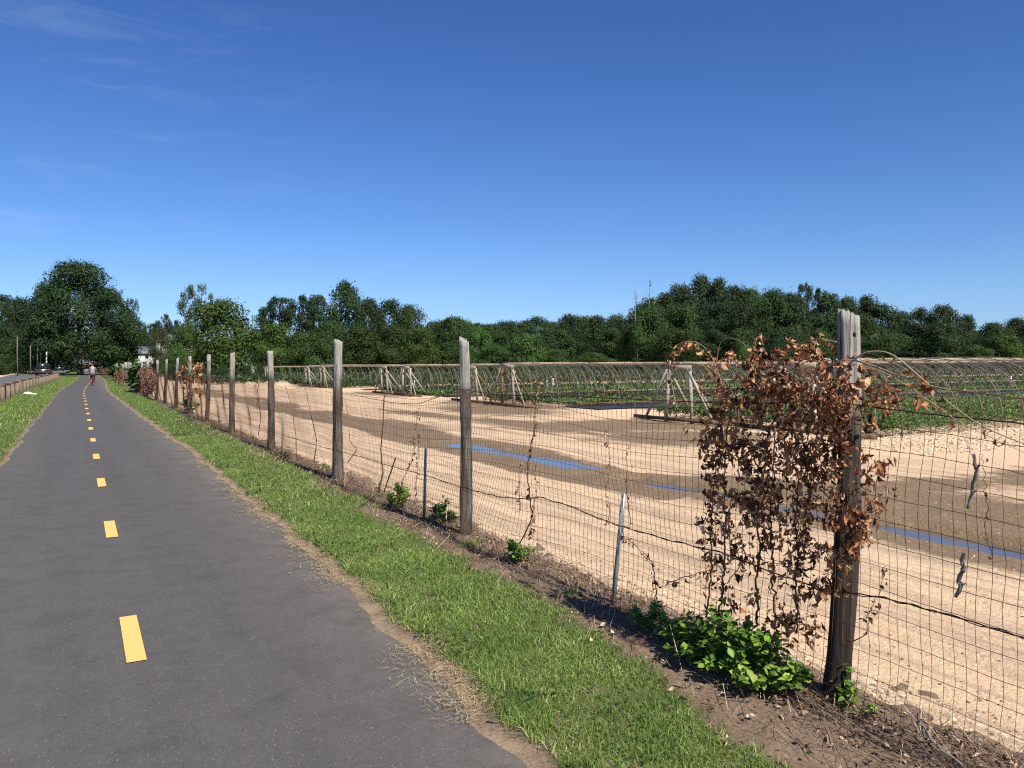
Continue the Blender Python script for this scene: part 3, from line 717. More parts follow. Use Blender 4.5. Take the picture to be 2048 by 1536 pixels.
def make_post(top, sb, r, seed, near):
    R = np.random.default_rng(seed); nseg = 28 if near else 12; nr = 34 if near else 10
    xb = 3.25+float(pshift(sb)); base = Vector((xb, sb, -0.15))
    ang = np.linspace(0, 2*np.pi, nseg, endpoint=False)
    groove = R.uniform(-1, 1, nseg)*0.05
    for k in R.integers(0, nseg, 4 if near else 2): groove[k] -= R.uniform(0.10, 0.24)
    sl = R.uniform(-0.035, 0.035, 2)
    V = []; H = top.z+0.15; bend = R.normal(0, 0.012, 2)
    for i in range(nr+1):
        t = i/nr; c = base.lerp(top, t)
        c = c+Vector((bend[0], bend[1], 0))*math.sin(t*math.pi)
        rr = r*(1.14-0.28*t) if t < 0.96 else r*0.85
        fl = 1.0+0.20*max(0, 1-(t*H)/0.35)**2
        for k, a in enumerate(ang):
            q = rr*fl*(1+groove[k]+0.055*math.sin(3*a+seed+t*3)+0.045*math.sin(7*t*H+a*2+seed)+0.03*math.sin(13*t*H+seed*2)+R.normal(0, 0.012))
            z = c.z
            if t > 0.9: z += (t-0.9)*10*(sl[0]*math.cos(a)+sl[1]*math.sin(a)+(0.008*math.sin(k*2.7) if near else 0))
            V.append((c.x+q*math.cos(a), c.y+q*math.sin(a), z))
    V.append((top.x, top.y, top.z-0.004))
    F = [(i*nseg+k, i*nseg+(k+1) % nseg, (i+1)*nseg+(k+1) % nseg, (i+1)*nseg+k) for i in range(nr) for k in range(nseg)]
    T = [(nr*nseg+k, nr*nseg+(k+1) % nseg, len(V)-1) for k in range(nseg)]
    return build_mesh('post', V, [F, T], M_WOOD_STAIN_SHADE if seed == 3 else M_WOOD, near)
POSTOBJ = []
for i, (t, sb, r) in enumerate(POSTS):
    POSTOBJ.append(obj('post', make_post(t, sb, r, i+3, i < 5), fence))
mb = MB()                                             # knot hole of the first post
t0 = POSTS[0][0]
kn = FP(1709, 669, 3.19)
mb.ellipsoid((kn.x, kn.y, kn.z), (0.007, 0.009, 0.013), 10, 6)
ko = obj('knot', mb.mesh('knot', plain('knot_wood', (0.045, 0.022, 0.012), 0.9), True), POSTOBJ[0]); ko.location = (0, 0, 0)

# welded mesh
def warp(s, z):
    g = lambda s0, z0, a, b: np.exp(-((s-s0)/a)**2-((z-z0)/b)**2)
    dx = 0.022*np.sin(s*1.7+z*2.1)+0.014*np.sin(s*4.1-z*5)-0.09*g(6.0, 0.30, 0.7, 0.35)-0.08*g(8.3, 0.45, 0.9, 0.4)+0.05*g(4.9, 0.7, 0.5, 0.3)
    ds = 0.012*np.sin(z*5+s*0.8)+0.006*np.sin(z*13+s*3)+0.10*g(6.1, 0.28, 0.6, 0.22)-0.10*g(7.6, 0.62, 0.6, 0.2)+0.08*g(5.6, 0.75, 0.5, 0.18)-0.07*g(9.3, 0.35, 0.8, 0.2)
    dz = -0.03*np.sin(s*1.9)*z-0.05*g(5.7, 0.4, 0.6, 0.4)+0.035*g(7.5, 0.5, 0.5, 0.3)
    return dx, ds, dz
PS = np.array([0.4-2.2]+[p[1] for p in POSTS])
def ztop(s):
    s = np.asarray(s, float); i = np.clip(np.searchsorted(PS, s)-1, 0, len(PS)-2)
    t = np.clip((s-PS[i])/(PS[i+1]-PS[i]), 0, 1)
    return np.interp(s, [0, 5, 6.9, 8.2, 9.3, 10.4, 11.6, 14, 60], [1.56, 1.55, 1.47, 1.33, 1.27, 1.32, 1.40, 1.36, 1.38])-0.05*np.where(i < 3, 0.2, 1.0)*4*t*(1-t)
FX = 3.175
def tubes(P, r):                                      # P (n, m, 3): n polylines of m points
    n, mm, _ = P.shape; d = np.gradient(P, axis=1); d = unit(d)
    u = np.where(np.abs(d[..., 2:3]) > 0.7, np.array([0, 1.0, 0]), np.array([0, 0, 1.0])); a = unit(np.cross(d, u)); b = np.cross(d, a)
    rr = np.asarray(r).reshape(n, 1, 1) if np.ndim(r) else r
    ring = np.stack([P+(a*math.cos(t)+b*math.sin(t))*rr for t in (0, 2.0944, 4.1888)], 2)
    V = ring.reshape(-1, 3); b0 = (np.arange(n)*mm*3)[:, None, None]
    cell = np.array([[j*3+k, j*3+(k+1) % 3, (j+1)*3+(k+1) % 3, (j+1)*3+k] for j in range(mm-1) for k in range(3)])
    return V, (b0+cell[None]).reshape(-1, 4)
parts = []
S = np.arange(0.9, 42, 0.0508); S = S+rng.normal(0, 0.003, len(S))
zs = np.linspace(0.0, 1.0, 18)
Z = zs[None]*ztop(S)[:, None]*1.0+0.0
SS = np.repeat(S[:, None], len(zs), 1); dx, ds, dz = warp(SS, Z)
jit = rng.normal(0, 0.0022, SS.shape)
P = np.stack([FX+dx+pshift(SS), SS+ds+jit, Z+dz*(Z > 0.02)], -1)
parts.append(tubes(P, np.where(S < 12, 0.00145, 0.0019)))
for z0 in list(np.arange(0.045, 1.50, 0.1016))+[None]:
    s1 = np.arange(0.9, 42, 0.06)
    zz = ztop(s1)*(z0/1.55 if z0 is not None else 1.0)
    dx, ds, dz = warp(s1, zz)
    P = np.stack([FX+dx+pshift(s1)-0.002, s1+ds, zz+dz+rng.normal(0, 0.0012, len(s1))], -1)[None]
    parts.append(tubes(P, 0.0016 if z0 is not None else 0.0023))
V, F = join(parts)
obj('wire_mesh', build_mesh('wire_mesh', V, F, M_WIRE), fence)
# strand wires: a sagging one at knee height and a black one near the top
knee = [(2048, 1276), (1880, 1225), (1770, 1196), (1650, 1180), (1560, 1150), (1440, 1105), (1330, 1078), (1240, 1052), (1190, 1034), (1140, 1012), (1080, 994), (1050, 998), (1000, 994), (955, 983), (916, 972), (850, 950), (780, 932), (730, 916), (690, 905), (640, 893), (560, 868), (470, 842), (420, 828)]
pts = [FP(x, y, 3.135) for x, y in knee]
def dense(pts, n, jit=0.0):
    out = []
    for a, b in zip(pts[:-1], pts[1:]):
        for k in range(n): out.append(a.lerp(b, k/n)+Vector(rng.normal(0, jit, 3)))
    return out+[pts[-1]]
pts = [FP(2048, 1276, 3.135)+Vector((0, -1.5, -0.0))]+pts
mb = MB(); mb.tube(dense(pts, 8, 0.002), 0.0032, 5); mb.tube([p+Vector((0.006*math.sin(i*1.3), 0, 0.006*math.cos(i*1.3))) for i, p in enumerate(dense(pts, 8, 0.001))], 0.0022, 4)
mb.obj('strand_wire', M_DARKWIRE, fence)
topw = [(2048, 848), (1900, 832), (1765, 817), (1690, 806), (1560, 806), (1440, 806), (1300, 800), (1150, 793), (1000, 790), (960, 784), (916, 778), (870, 796), (836, 808), (790, 806), (740, 797), (690, 786)]
pts = [FP(x, y, 3.14) for x, y in topw]
pts = [FP(2048, 848, 3.14)+Vector((0, -1.2, 0.0))]+pts
mb = MB(); mb.tube(dense(pts, 6, 0.0015), 0.0034, 5); mb.obj('strand_wire', M_DARKWIRE, fence)
for (bt, tp, r) in (((1222, 1196), (1248, 986), 0.0165), ((847, 1022), (852, 897), 0.0165), ((563, 905), (567, 825), 0.018), ((655, 960), (660, 862), 0.0)):
    if r == 0: continue
    a, b = FP(*bt, 3.21), FP(*tp, 3.21); a.z = -0.1
    mb = MB(); mb.tube([a, a.lerp(b, 0.5), b], r, 12)
    tag(mb.obj('metal_stake', M_GALV, fence, True), 'grey galvanised pipe stake')

# ------------------------------------------------------------------ dead vines
def vine_leaves(P, size, hang=1.15):
    n = len(P)
    ax = np.stack([rng.normal(0, 0.55, n), rng.normal(0, 0.55, n), -hang+rng.normal(0, 0.45, n)], 1)
    nr = np.stack([rng.normal(-0.4, 1, n), rng.normal(-0.5, 1, n), rng.normal(0, 0.5, n)], 1)
    L = size*rng.uniform(0.6, 1.25, n)
    return leaves(P, ax, nr, L, L*rng.uniform(0.35, 0.75, n), rng.uniform(-3.2, 3.2, n), rng.uniform(0.35, 1.3, n), (0.10, 0.70, 1.0, 0.72, 0.40, 0.0), 0.32)
def catmull(pts, n=6):
    o = []; p = [pts[0]]+list(pts)+[pts[-1]]
    for i in range(1, len(p)-2):
        a, b, c, d = p[i-1], p[i], p[i+1], p[i+2]
        for k in range(n):
            t = k/n
            o.append(0.5*((2*b)+(c-a)*t+(2*a-5*b+4*c-d)*t*t+(3*b-a-3*c+d)*t**3))
    return o+[pts[-1]]
def vine(label, stems, clusters, size, group=None, tend=(), leafmat_=None, along=0.0):
    b = FP(*stems[0][0][0], 3.15) if stems else FP(*tend[0][0][0], 3.15)
    root = thing('dead_vine', (b.x, b.y, 0.03), label, 'dead vine', group)
    LP = []
    for pl, r, X in stems:
        mb = MB()
        pts = [FP(x, y, X+rng.normal(0, 0.01)) for x, y in pl]
        pts = [p+Vector(rng.normal(0, 0.004, 3)) for p in catmull(pts, 6)]
        N = len(pts); mb.tube(pts, [r*(1.0-0.55*i/N)*rng.uniform(0.85, 1.15) for i in range(N)], 6)
        mb.obj('stem', M_VINE, root, True)
        if along:
            for p in pts:
                for _ in range(rng.poisson(along)): LP.append(np.array(p)+rng.normal(0, 0.012, 3))
    if tend:
        for pl, r, X, dens in tend:
            mb = MB()
            pts = catmull([FP(x, y, X) for x, y in pl], 8)
            N = len(pts); mb.tube(pts, [r*(1.0-0.5*i/N) for i in range(N)], 5)
            for p in pts:
                for _ in range(rng.poisson(dens)): LP.append(np.array(p)+rng.normal(0, 0.008, 3)-np.array([0, 0, 0.01]))
            mb.obj('tendril', M_TENDRIL, root, True)
    for cx, cy, rx, ry, nn in clusters:
        for _ in range(max(1, nn//5)):
            a = rng.uniform(0, 2*np.pi); q = math.sqrt(rng.random())
            c = FP(cx+rx*q*math.cos(a), cy+ry*q*math.sin(a), 3.16-abs(rng.normal(0, 0.055))+(0.10 if rng.random() < 0.2 else 0))
            for _ in range(rng.integers(4, 10)): LP.append(np.array(c)+rng.normal(0, 0.017, 3))
    if LP:
        V, F = vine_leaves(np.array(LP), size)
        obj('foliage', build_mesh('foliage', V, [F], leafmat_ or M_DEADLEAF), root)
    return root
Z1 = lambda l: [(1330+x/4.518, 980+y/4.518) for x, y in l]
Z0 = lambda l: [(1330+x/4.518, 660+y/4.518) for x, y in l]
stems = [(Z1([(480, 1120), (520, 960), (525, 800), (540, 620), (540, 450), (545, 250), (535, 60)])+[(1450, 930), (1455, 850), (1475, 790)], 0.0065, 3.13),
         (Z1([(365, 1150), (400, 900), (420, 600), (415, 330), (430, 100)])+[(1428, 960), (1440, 900)], 0.005, 3.14),
         (Z1([(830, 1220), (835, 1000), (830, 850), (850, 600), (840, 350), (850, 100)])+[(1530, 930), (1540, 860), (1570, 780), (1600, 720)], 0.0065, 3.12),
         (Z1([(985, 1250), (990, 1000), (970, 800), (980, 600), (960, 350), (950, 150)])+[(1548, 920), (1545, 820), (1535, 740)], 0.006, 3.15),
         (Z1([(1190, 1290), (1185, 1050), (1180, 850), (1210, 600), (1190, 460), (1180, 250)])+[(1600, 950), (1620, 860), (1640, 780)], 0.0055, 3.12),
         (Z1([(1270, 520), (1262, 230), (1290, 60)])+[(1625, 920), (1640, 830), (1670, 760), (1690, 735)], 0.005, 3.10),
         (Z1([(800, 690), (930, 660), (1060, 680), (1190, 700)]), 0.003, 3.11),
         (Z1([(560, 850), (680, 640), (600, 480), (600, 400), (690, 330)]), 0.003, 3.12),
         (Z1([(30, 840), (180, 780), (330, 745), (430, 700), (470, 630), (400, 570)]), 0.003, 3.12),
         (Z1([(380, 480), (310, 320), (330, 270), (400, 255)]), 0.0022, 3.12)]
tend = [(Z0([(40, 480), (35, 300), (60, 200), (130, 125), (210, 105), (290, 115), (370, 170), (440, 280), (500, 440), (520, 560)]), 0.0030, 3.06, 0.75),
        (Z0([(470, 270), (490, 150), (530, 85), (600, 75), (690, 110), (770, 190), (720, 270)]), 0.0016, 3.10, 0.0),
        (Z0([(860, 40), (830, 110), (800, 220), (810, 330), (830, 450)]), 0.0030, 3.08, 0.9),
        (Z0([(1135, 65), (1080, 150), (990, 240), (940, 330), (900, 430)]), 0.0026, 3.08, 0.45),
        (Z0([(1550, 110), (1420, 85), (1300, 95), (1180, 160), (1060, 280), (1000, 400)]), 0.0036, 3.04, 0.5),
        (Z0([(1440, 45), (1400, 35), (1355, 110), (1350, 200), (1380, 160), (1430, 260), (1460, 340)]), 0.0020, 3.07, 0.5),
        (Z0([(1240, 140), (1330, 210), (1440, 300), (1540, 340)]), 0.0024, 3.08, 0.2),
        ([(1690, 735), (1722, 710), (1752, 703), (1785, 710), (1830, 745), (1880, 790), (1930, 830), (1985, 862), (2060, 892)], 0.0040, 3.02, 0.28),
        ([(1640, 742), (1690, 720), (1740, 730), (1790, 748), (1850, 768), (1900, 780)], 0.0038, 3.02, 0.55),
        ([(1700, 726), (1760, 742), (1820, 775), (1870, 810), (1930, 850), (2048, 905)], 0.0022, 3.05, 0.12),
        ([(1835, 790), (1900, 830), (1935, 890), (1950, 930)], 0.0018, 3.06, 0.10),
        (Z0([(330, 300), (400, 380), (460, 460), (490, 560)]), 0.0018, 3.10, 0.2),
        ([(1335, 720), (1350, 800), (1362, 830), (1400, 870), (1445, 920)], 0.0020, 3.11, 0.15),
        ([(1640, 742), (1610, 780), (1590, 830)], 0.0030, 3.03, 0.3)]
cl = [(1560, 840, 140, 90, 520), (1475, 810, 75, 110, 230), (1625, 860, 75, 100, 240), (1480, 960, 70, 90, 210), (1580, 960, 100, 80, 240), (1705, 990, 55, 100, 170), (1655, 1050, 70, 70, 130), (1432, 1045, 30, 110, 80), (1545, 1080, 80, 60, 120), (1575, 1180, 75, 60, 75), (1712, 1060, 32, 55, 90),
      (1735, 800, 60, 50, 210), (1800, 765, 55, 25, 50), (1700, 735, 45, 35, 80), (1525, 745, 45, 50, 130), (1615, 715, 40, 40, 40), (1420, 900, 25, 60, 60), (1650, 1150, 45, 60, 70), (1600, 1255, 45, 40, 50), (1500, 1010, 70, 40, 70), (1665, 880, 40, 90, 120), (1765, 935, 18, 25, 22), (1755, 975, 25, 25, 18), (1450, 1160, 40, 60, 45), (1590, 780, 90, 50, 150)]
vine('big tangle of brown withered leaves climbing the nearest post', stems, [(a_, b_, c_, d_, int(e_*(1.05 if b_ < 900 else 1.35)*(0.55 if a_ > 1660 else 1))) for a_, b_, c_, d_, e_ in cl], 0.048, None, tend, along=0.55)
VG = 'dead vine strands hanging in the wire mesh'
sv = lambda lab, pl, r, al, size=0.034: vine(lab, [(pl, r, 3.14)], [], size, VG, along=al)
vine('thick dry vine strand curling up the mesh halfway between the two nearest posts', [([(1040, 1085), (1062, 1040), (1060, 1000), (1055, 950), (1062, 900), (1070, 840), (1072, 790), (1078, 765)], 0.006, 3.13), ([(1062, 1070), (1066, 1030), (1072, 980), (1070, 930)], 0.003, 3.12), ([(1040, 1020), (1038, 970), (1045, 930)], 0.003, 3.14)], [(1076, 765, 10, 8, 10)], 0.040, VG, along=1.7)
sv('thin dry vine strand hanging beside the top of the leaning pipe stake', [(1260, 1050), (1255, 1000), (1253, 960), (1252, 915), (1258, 890)], 0.0028, 0.7)
sv('wispy dry vine strand left of the leaning pipe stake', [(1215, 1050), (1218, 1010), (1212, 985), (1220, 930), (1215, 885), (1210, 860)], 0.0026, 0.55)
sv('curved dry vine strand drooping from the leaning pipe stake to the green sprouts', [(1312, 1230), (1310, 1160), (1300, 1120), (1270, 1090), (1250, 1075), (1245, 1060)], 0.0034, 0.8, 0.04)
sv('dry vine strand with small leaves right of the nearest post', [(1690, 1285), (1730, 1270), (1735, 1235), (1745, 1210), (1760, 1180), (1768, 1130)], 0.0026, 0.9)
sv('dry vine strand hanging from above the broken stick at the right edge', [(1985, 1110), (1970, 1060), (1972, 1010), (1968, 950), (1962, 910)], 0.0022, 0.35)
sv('dry vine strand in the mesh beside the second pipe stake', [(830, 1010), (832, 960), (835, 930), (838, 890), (832, 850), (838, 815)], 0.0034, 1.1, 0.04)
sv('dark woody vine stem just right of the third post from the camera', [(757, 985), (765, 940), (762, 900), (766, 850), (768, 800), (772, 786)], 0.010, 0.25, 0.04)
sv('bent dry vine stem between the second and third posts', [(800, 985), (806, 960), (820, 930), (828, 900), (826, 870)], 0.004, 0.8, 0.04)
sv('thin dark vine stem close to the right side of the third post', [(695, 925), (712, 900), (700, 880), (697, 840), (690, 800)], 0.006, 0.1)
sv('leaning dark vine stem between the third and fourth posts', [(628, 925), (632, 880), (622, 830), (614, 790), (608, 770)], 0.007, 0.1)
sv('dark vine stem right of the fourth post from the camera', [(594, 915), (590, 860), (582, 810), (570, 770)], 0.007, 0.1)
sv('crooked dark vine stem right of the fifth post from the camera', [(502, 850), (498, 820), (494, 800), (489, 765)], 0.008, 0.1)
sv('brown vine stem with leaf scraps left of the fourth post', [(517, 870), (521, 830), (516, 790), (519, 762)], 0.008, 0.5, 0.05)
vine('orange withered vine crowning the seventh post from the camera', [([(378, 820), (384, 790), (380, 760), (385, 735)], 0.02, 3.13), ([(365, 815), (367, 780), (362, 750)], 0.02, 3.14)], [(380, 745, 28, 25, 150), (388, 790, 12, 30, 50), (366, 785, 8, 30, 35)], 0.13, None, along=0.8)
mb = None
for lab, (x0, x1, ya, yb, nn) in (('tall curtain of rust brown withered vine on the fence beside the green vine bush', (272, 312, 732, 792, 1500)), ('low reddish brown withered vine matted on the fence behind the cyclist', (200, 222, 734, 752, 350)), ('brown withered vine covering the far run of white topped posts', (226, 252, 738, 765, 600))):
    r_ = vine(lab, [([(x0+(x1-x0)*f, yb), (x0+(x1-x0)*f+2, (ya+yb)/2), (x0+(x1-x0)*f, ya+3)], 0.03, 3.15) for f in (0.2, 0.5, 0.8)], [((x0+x1)/2, (ya+yb)/2, (x1-x0)/2, (yb-ya)/2, nn)], 0.13, None)
rust = leafmat('rust_vine_leaf', [(0.0, (0.10, 0.045, 0.03)), (0.6, (0.26, 0.125, 0.085)), (1.0, (0.40, 0.22, 0.15))], 0.2)
for o in list(COL.objects):
    if o.type == 'EMPTY' and str(o.get('label', '')).startswith(('tall curtain', 'low reddish', 'brown withered vine cov')):
        for c in o.children:
            if c.name.startswith('foliage'): c.data.materials[0] = rust
# sticks caught in the mesh
def stick(label, pl, r, X=3.14):
    pts = catmull([FP(x, y, X) for x, y in pl], 5); N = len(pts)
    mb = MB(); mb.tube([p+Vector(rng.normal(0, 0.0012, 3)) for p in pts], [r*0.8*rng.uniform(0.85, 1.15)*(1-0.3*abs(2*i/N-1)) for i in range(N)], 8)
    q = pts[N//3]; mb.tube([q, q+Vector((-0.02, -0.015, 0.03))], [r*0.5, r*0.25], 5)
    q = pts[2*N//3]; mb.tube([q, q+Vector((0.0, -0.022, 0.012))], [r*0.5, r*0.3], 5)
    return tag(mb.obj('stick', M_STICK, None, True), label, 'stick', 'broken sticks caught in the fence')
stick('upper grey broken stick caught in the mesh at the right edge', [(1947, 908), (1950, 930), (1953, 945), (1946, 970), (1945, 985), (1940, 1000), (1936, 1018)], 0.010)
stick('lower grey forked stick hanging in the mesh right of the post', [(1928, 1106), (1924, 1120), (1927, 1138), (1917, 1158), (1921, 1170), (1918, 1182), (1911, 1194)], 0.012)
stick('dark thin stick leaning against the mesh near the small lit shrub', [(768, 985), (778, 955), (786, 930), (792, 914)], 0.011, 3.10)
stick('short dark stick standing in the litter at the lower right corner', [(1850, 1476), (1845, 1458), (1838, 1440), (1836, 1425)], 0.006, 3.02)
stick('bent dark branch resting on the litter at the lower right corner', [(1925, 1530), (1885, 1500), (1862, 1478), (1850, 1455), (1838, 1448)], 0.006, 2.98)

# ------------------------------------------------------------------ green plants at the fence foot
def bush(label, c, rx, ry, h, n, size, mat, name='green_bush', cat='bush', group=None):
    root = thing(name, (c[0], c[1], 0.03), label, cat, group)
    mb = MB(); LP = []; LN = []
    ns = max(6, n//28)
    for k in range(ns):
        a = rng.uniform(0, 2*np.pi); q = math.sqrt(rng.random())
        tx, ty = rx*q*math.cos(a), ry*q*math.sin(a); tz = h*(1-0.55*q*q)*rng.uniform(0.65, 1.08)
        p0 = Vector((c[0]+tx*0.35, c[1]+ty*0.35, 0.03)); p2 = Vector((c[0]+tx, c[1]+ty, tz)); p1 = p0.lerp(p2, 0.5)+Vector((0, 0, tz*0.15))
        pts = catmull([p0, p1, p2], 4); mb.tube(pts, [size*0.05*(1-0.6*i/len(pts)) for i in range(len(pts))], 4)
        for i in range(n//ns):
            t = 0.25+0.75*rng.random()**0.7; j = min(int(t*(len(pts)-1)), len(pts)-2)
            p = pts[j].lerp(pts[j+1], t*(len(pts)-1)-j)
            LP.append(np.array(p)+rng.normal(0, size*0.35, 3)); LN.append((tx, ty, h*0.6))
    LP = np.array(LP); LN = np.array(LN); m_ = len(LP); LP[:, 2] = np.maximum(LP[:, 2], 0.04)
    az = rng.uniform(0, 2*np.pi, m_)
    ax = np.stack([np.cos(az), np.sin(az), rng.normal(0.15, 0.35, m_)], 1)+unit(LN)*0.4
    nr = np.stack([rng.normal(0, 0.4, m_), rng.normal(0, 0.4, m_), np.ones(m_)], 1)+unit(LN)*0.3
    L = size*rng.uniform(0.6, 1.2, m_)
    V, F = leaves(LP, ax, nr, L, L*rng.uniform(0.5, 0.75, m_), rng.uniform(-0.9, 0.2, m_), rng.uniform(0.05, 0.45, m_), (0.1, 0.75, 1.0, 0.7, 0.0))
    mb.obj('stem', plain_stem, root, True)
    obj('foliage', build_mesh('foliage', V, [F], mat, True), root)
    return root
plain_stem = plain('green_stem', (0.10, 0.13, 0.04), 0.7)
bush('wide bright green leafy bush at the foot of the nearest post', (3.0, 3.12), 0.19, 0.50, 0.37, 2000, 0.050, M_BUSH)
bush('green sprouts left of the wide bush under the dead vine', (3.03, 3.84), 0.10, 0.18, 0.27, 320, 0.042, M_BUSH)
bush('small round green bush right of the second post', tuple(G(1036, 1140)[:2]), 0.13, 0.15, 0.24, 420, 0.042, M_BUSH)
bush('upright lit green shrub between the second and third posts', tuple(G(796, 1026)[:2]), 0.13, 0.14, 0.36, 380, 0.05, M_BUSH)
bush('dark green shrub close to the left of the second post', tuple(G(884, 1052)[:2]), 0.15, 0.16, 0.28, 380, 0.05, M_BUSHDARK)
bush('thin green plant growing up the right side of the nearest post', (3.22, 2.58), 0.05, 0.06, 0.26, 60, 0.042, M_BUSH, 'green_weed', 'weed')
bush('tiny yellow green seedling in the sand right of the nearest post', (3.22, 2.45), 0.04, 0.04, 0.10, 22, 0.035, M_BUSH, 'green_weed', 'weed')
bush('pale green weed on bare soil beside the grass', tuple(G(1196, 1285)[:2]), 0.06, 0.06, 0.05, 50, 0.04, M_BUSH, 'green_weed', 'weed')
bush('dark low weed at the foot of the fourth post', tuple(G(575, 925)[:2]), 0.14, 0.3, 0.15, 120, 0.06, M_BUSHDARK, 'green_weed', 'weed')
bush('leafy green weed at the foot of the seventh post', tuple(G(380, 829)[:2]), 0.25, 0.5, 0.55, 350, 0.12, M_BUSH, 'green_weed', 'weed')
g_ = FP(262, 770, 3.1)
bush('tall dark green vine bush swallowing the far fence', (3.3, 54), 0.6, 3.2, 2.1, 1500, 0.30, M_BUSHDARK)
bush('round green bush at the far end of the fence', (3.9, 95), 1.0, 3.0, 2.0, 700, 0.4, M_BUSHDARK)

# ------------------------------------------------------------------ hoop houses
HW, HH = 2.15, 1.76
hoop_pts = []
for k in range(25):
    a = math.pi*k/24
    cx_, cz_ = math.cos(a), math.sin(a)
    hoop_pts.append((0, HW*math.copysign(abs(cx_)**0.80, cx_), HH*cz_**0.72 if cz_ > 1e-6 else -0.1))
mb = MB(); mb.tube(hoop_pts, 0.0125, 5); hoop_mesh = mb.mesh('hoop', M_PIPE, True)
def hoop_house(s, x0, n, label, zr=HH, door=True, brown=False, sp=0.93, tilt=0.0):
    root = thing('hoop_house', (x0, s, 0), label, 'hoop house', 'bare hoop house frames of the nursery')
    L = n*sp
    for k in range(n):
        if rng.random() < 0.03 and k > 2: continue
        o = obj('hoop', hoop_mesh, root, True)
        o.location = (0.1+k*sp+rng.normal(0, 0.04), rng.normal(0, 0.02), 0); o.rotation_euler = (rng.normal(0, 0.010), rng.normal(0, 0.028), rng.normal(0, 0.02)); o.scale = (1, 1, zr/HH*rng.uniform(0.965, 1.015))
    mb = MB(); q = -0.05
    while q < L:
        e = min(L, q+3.6); z1 = zr-0.045+rng.normal(0, 0.006); z2 = zr-0.045+rng.normal(0, 0.006)
        mb.bar((q, rng.normal(0, 0.012), z1), (e, rng.normal(0, 0.012), z2), 0.085, 0.038); q = e+0.004
    mb.obj('ridge_board', M_RIDGE, root, False, True)
    if door:
        dw = 0.55; hh = zr-0.20
        for sg in (-1, 1):
            mb = MB(); mb.bar((-0.06+rng.normal(0, .02), sg*dw, -0.1), (-0.06+rng.normal(0, .03), sg*(dw-0.1), hh), 0.08, 0.085); mb.obj('door_post', M_BROWNBOARD if brown and sg > 0 else M_BOARD, root, False, True)
            mb = MB(); mb.bar((-0.12, sg*(dw+0.95), 0.02), (-0.14, sg*(dw-0.12), hh), 0.04, 0.075); mb.obj('brace', M_BOARD, root, False, True)
            mb = MB(); mb.bar((0.9, sg*(dw-0.05), 0.05), (-0.03, sg*(dw-0.16), hh*0.9), 0.05, 0.09); mb.obj('brace', M_BROWNBOARD if brown else M_BOARD, root, False, True)
        mb = MB(); mb.bar((-0.13, -dw-0.02, hh+0.03), (-0.11, dw+0.02, hh+0.03+tilt), 0.05, 0.15); mb.obj('header', M_BOARD, root, False, True)
        mb = MB(); mb.bar((-0.08, -HW, 0.045), (-0.06, HW, 0.045), 0.06, 0.10); mb.obj('sill', M_BROWNBOARD, root, False, True)
        if brown:
            mb = MB(); mb.bar((-0.02, dw, 0.1), (0.02, -dw+0.1, hh-0.15), 0.04, 0.10); mb.obj('brace', M_BOARD, root, False, True)
    return root
SA = lambda px: FP(px, 740, 15.4).y
dA, dB, dC, dD, dE, dF, dG, dH = [SA(x) for x in (1362, 1600, 1027, 945, 808, 764, 636, 610)]
HC = {'A': dA, 'B': dB, 'C': dC, 'D': dD, 'E': dE, 'F': dF, 'G': dG}
hoop_house(dB, 15.4, 15, 'nearest hoop frame, over the tall green plants right of the vine post', 1.80)
hoop_house(dA, 15.4, 17, 'hoop frame with the grey end doorway just left of the dead vine', 1.72)
hoop_house(dC, 15.2, 46, 'hoop frame with the tan braced doorway right of the second fence post', 1.74, brown=True, tilt=0.06)
hoop_house(dD, 15.4, 52, 'hoop frame whose doorway is half hidden by the second fence post', 1.70, brown=True)
hoop_house(dE, 15.6, 74, 'hoop frame whose pale A shaped end stands right of the third post', 1.68)
hoop_house(dF, 15.6, 78, 'hoop frame with the pale leaning end posts, just beyond its twin', 1.66)
hoop_house(dG, 15.8, 88, 'hoop frame ending beside the left of the third post', 1.66)
hoop_house(dG+4.4, 15.8, 92, 'hoop frame behind the one ending at the third post', 1.62)
hoop_house(84, 17, 90, 'far hoop frame behind the fourth fence post', 1.55)
hoop_house(97, 18, 80, 'farthest hoop frame, ending between the fifth and sixth posts', 1.45)

# beds of nursery plants
def bed(label, x0, x1, y0, y1, h, n, size, mat, patch=0.0):
    X, Y = scatter(n, x0, x1, y0, y1)
    X = x0+(x1-x0)*((X-x0)/(x1-x0))**1.4
    hm = 0.55+0.9*fbm(X*1.7, Y*1.7, 3)
    hm = hm*(0.72+0.28*np.cos(X*15.5)*np.cos(Y*15.5))
    if patch: k = fbm(X*0.5+3, Y*0.5, 2) > patch; X, Y, hm = X[k], Y[k], hm[k]
    n = len(X)
    Zc = h*hm*np.sqrt(rng.uniform(0.15, 1, n))+0.02
    ax = np.stack([rng.normal(size=n), rng.normal(size=n), rng.normal(0.5, 0.6, n)], 1)
    nr = np.stack([rng.normal(0, .5, n), rng.normal(-0.2, .5, n), np.ones(n)], 1)
    L = size*rng.uniform(0.6, 1.3, n)
    P = np.stack([X, Y, Zc], 1)
    V, F = leaves(P, ax, nr, L, L*0.45, rng.uniform(-0.8, 0.2, n), rng.uniform(0.1, 0.5, n), (0.2, 1.0, 0.0))
    return stuff('nursery_plants', build_mesh('nursery_plants', V, [F], mat), label, 'plants')
bed('dense knee high green plants under the nearest hoop frame', 16.0, 40, dB-2.0, dB+2.0, 0.46, 42000, 0.085, M_BED)
bed('dense green plants under the hoop frame left of the vine', 16.0, 36, dA-1.9, dA+2.0, 0.44, 26000, 0.095, M_BED)
bed('low green seedlings behind the brown boards under the braced doorway frame', 17.5, 60, dC-1.7, dC+1.9, 0.16, 22000, 0.13, M_BED)
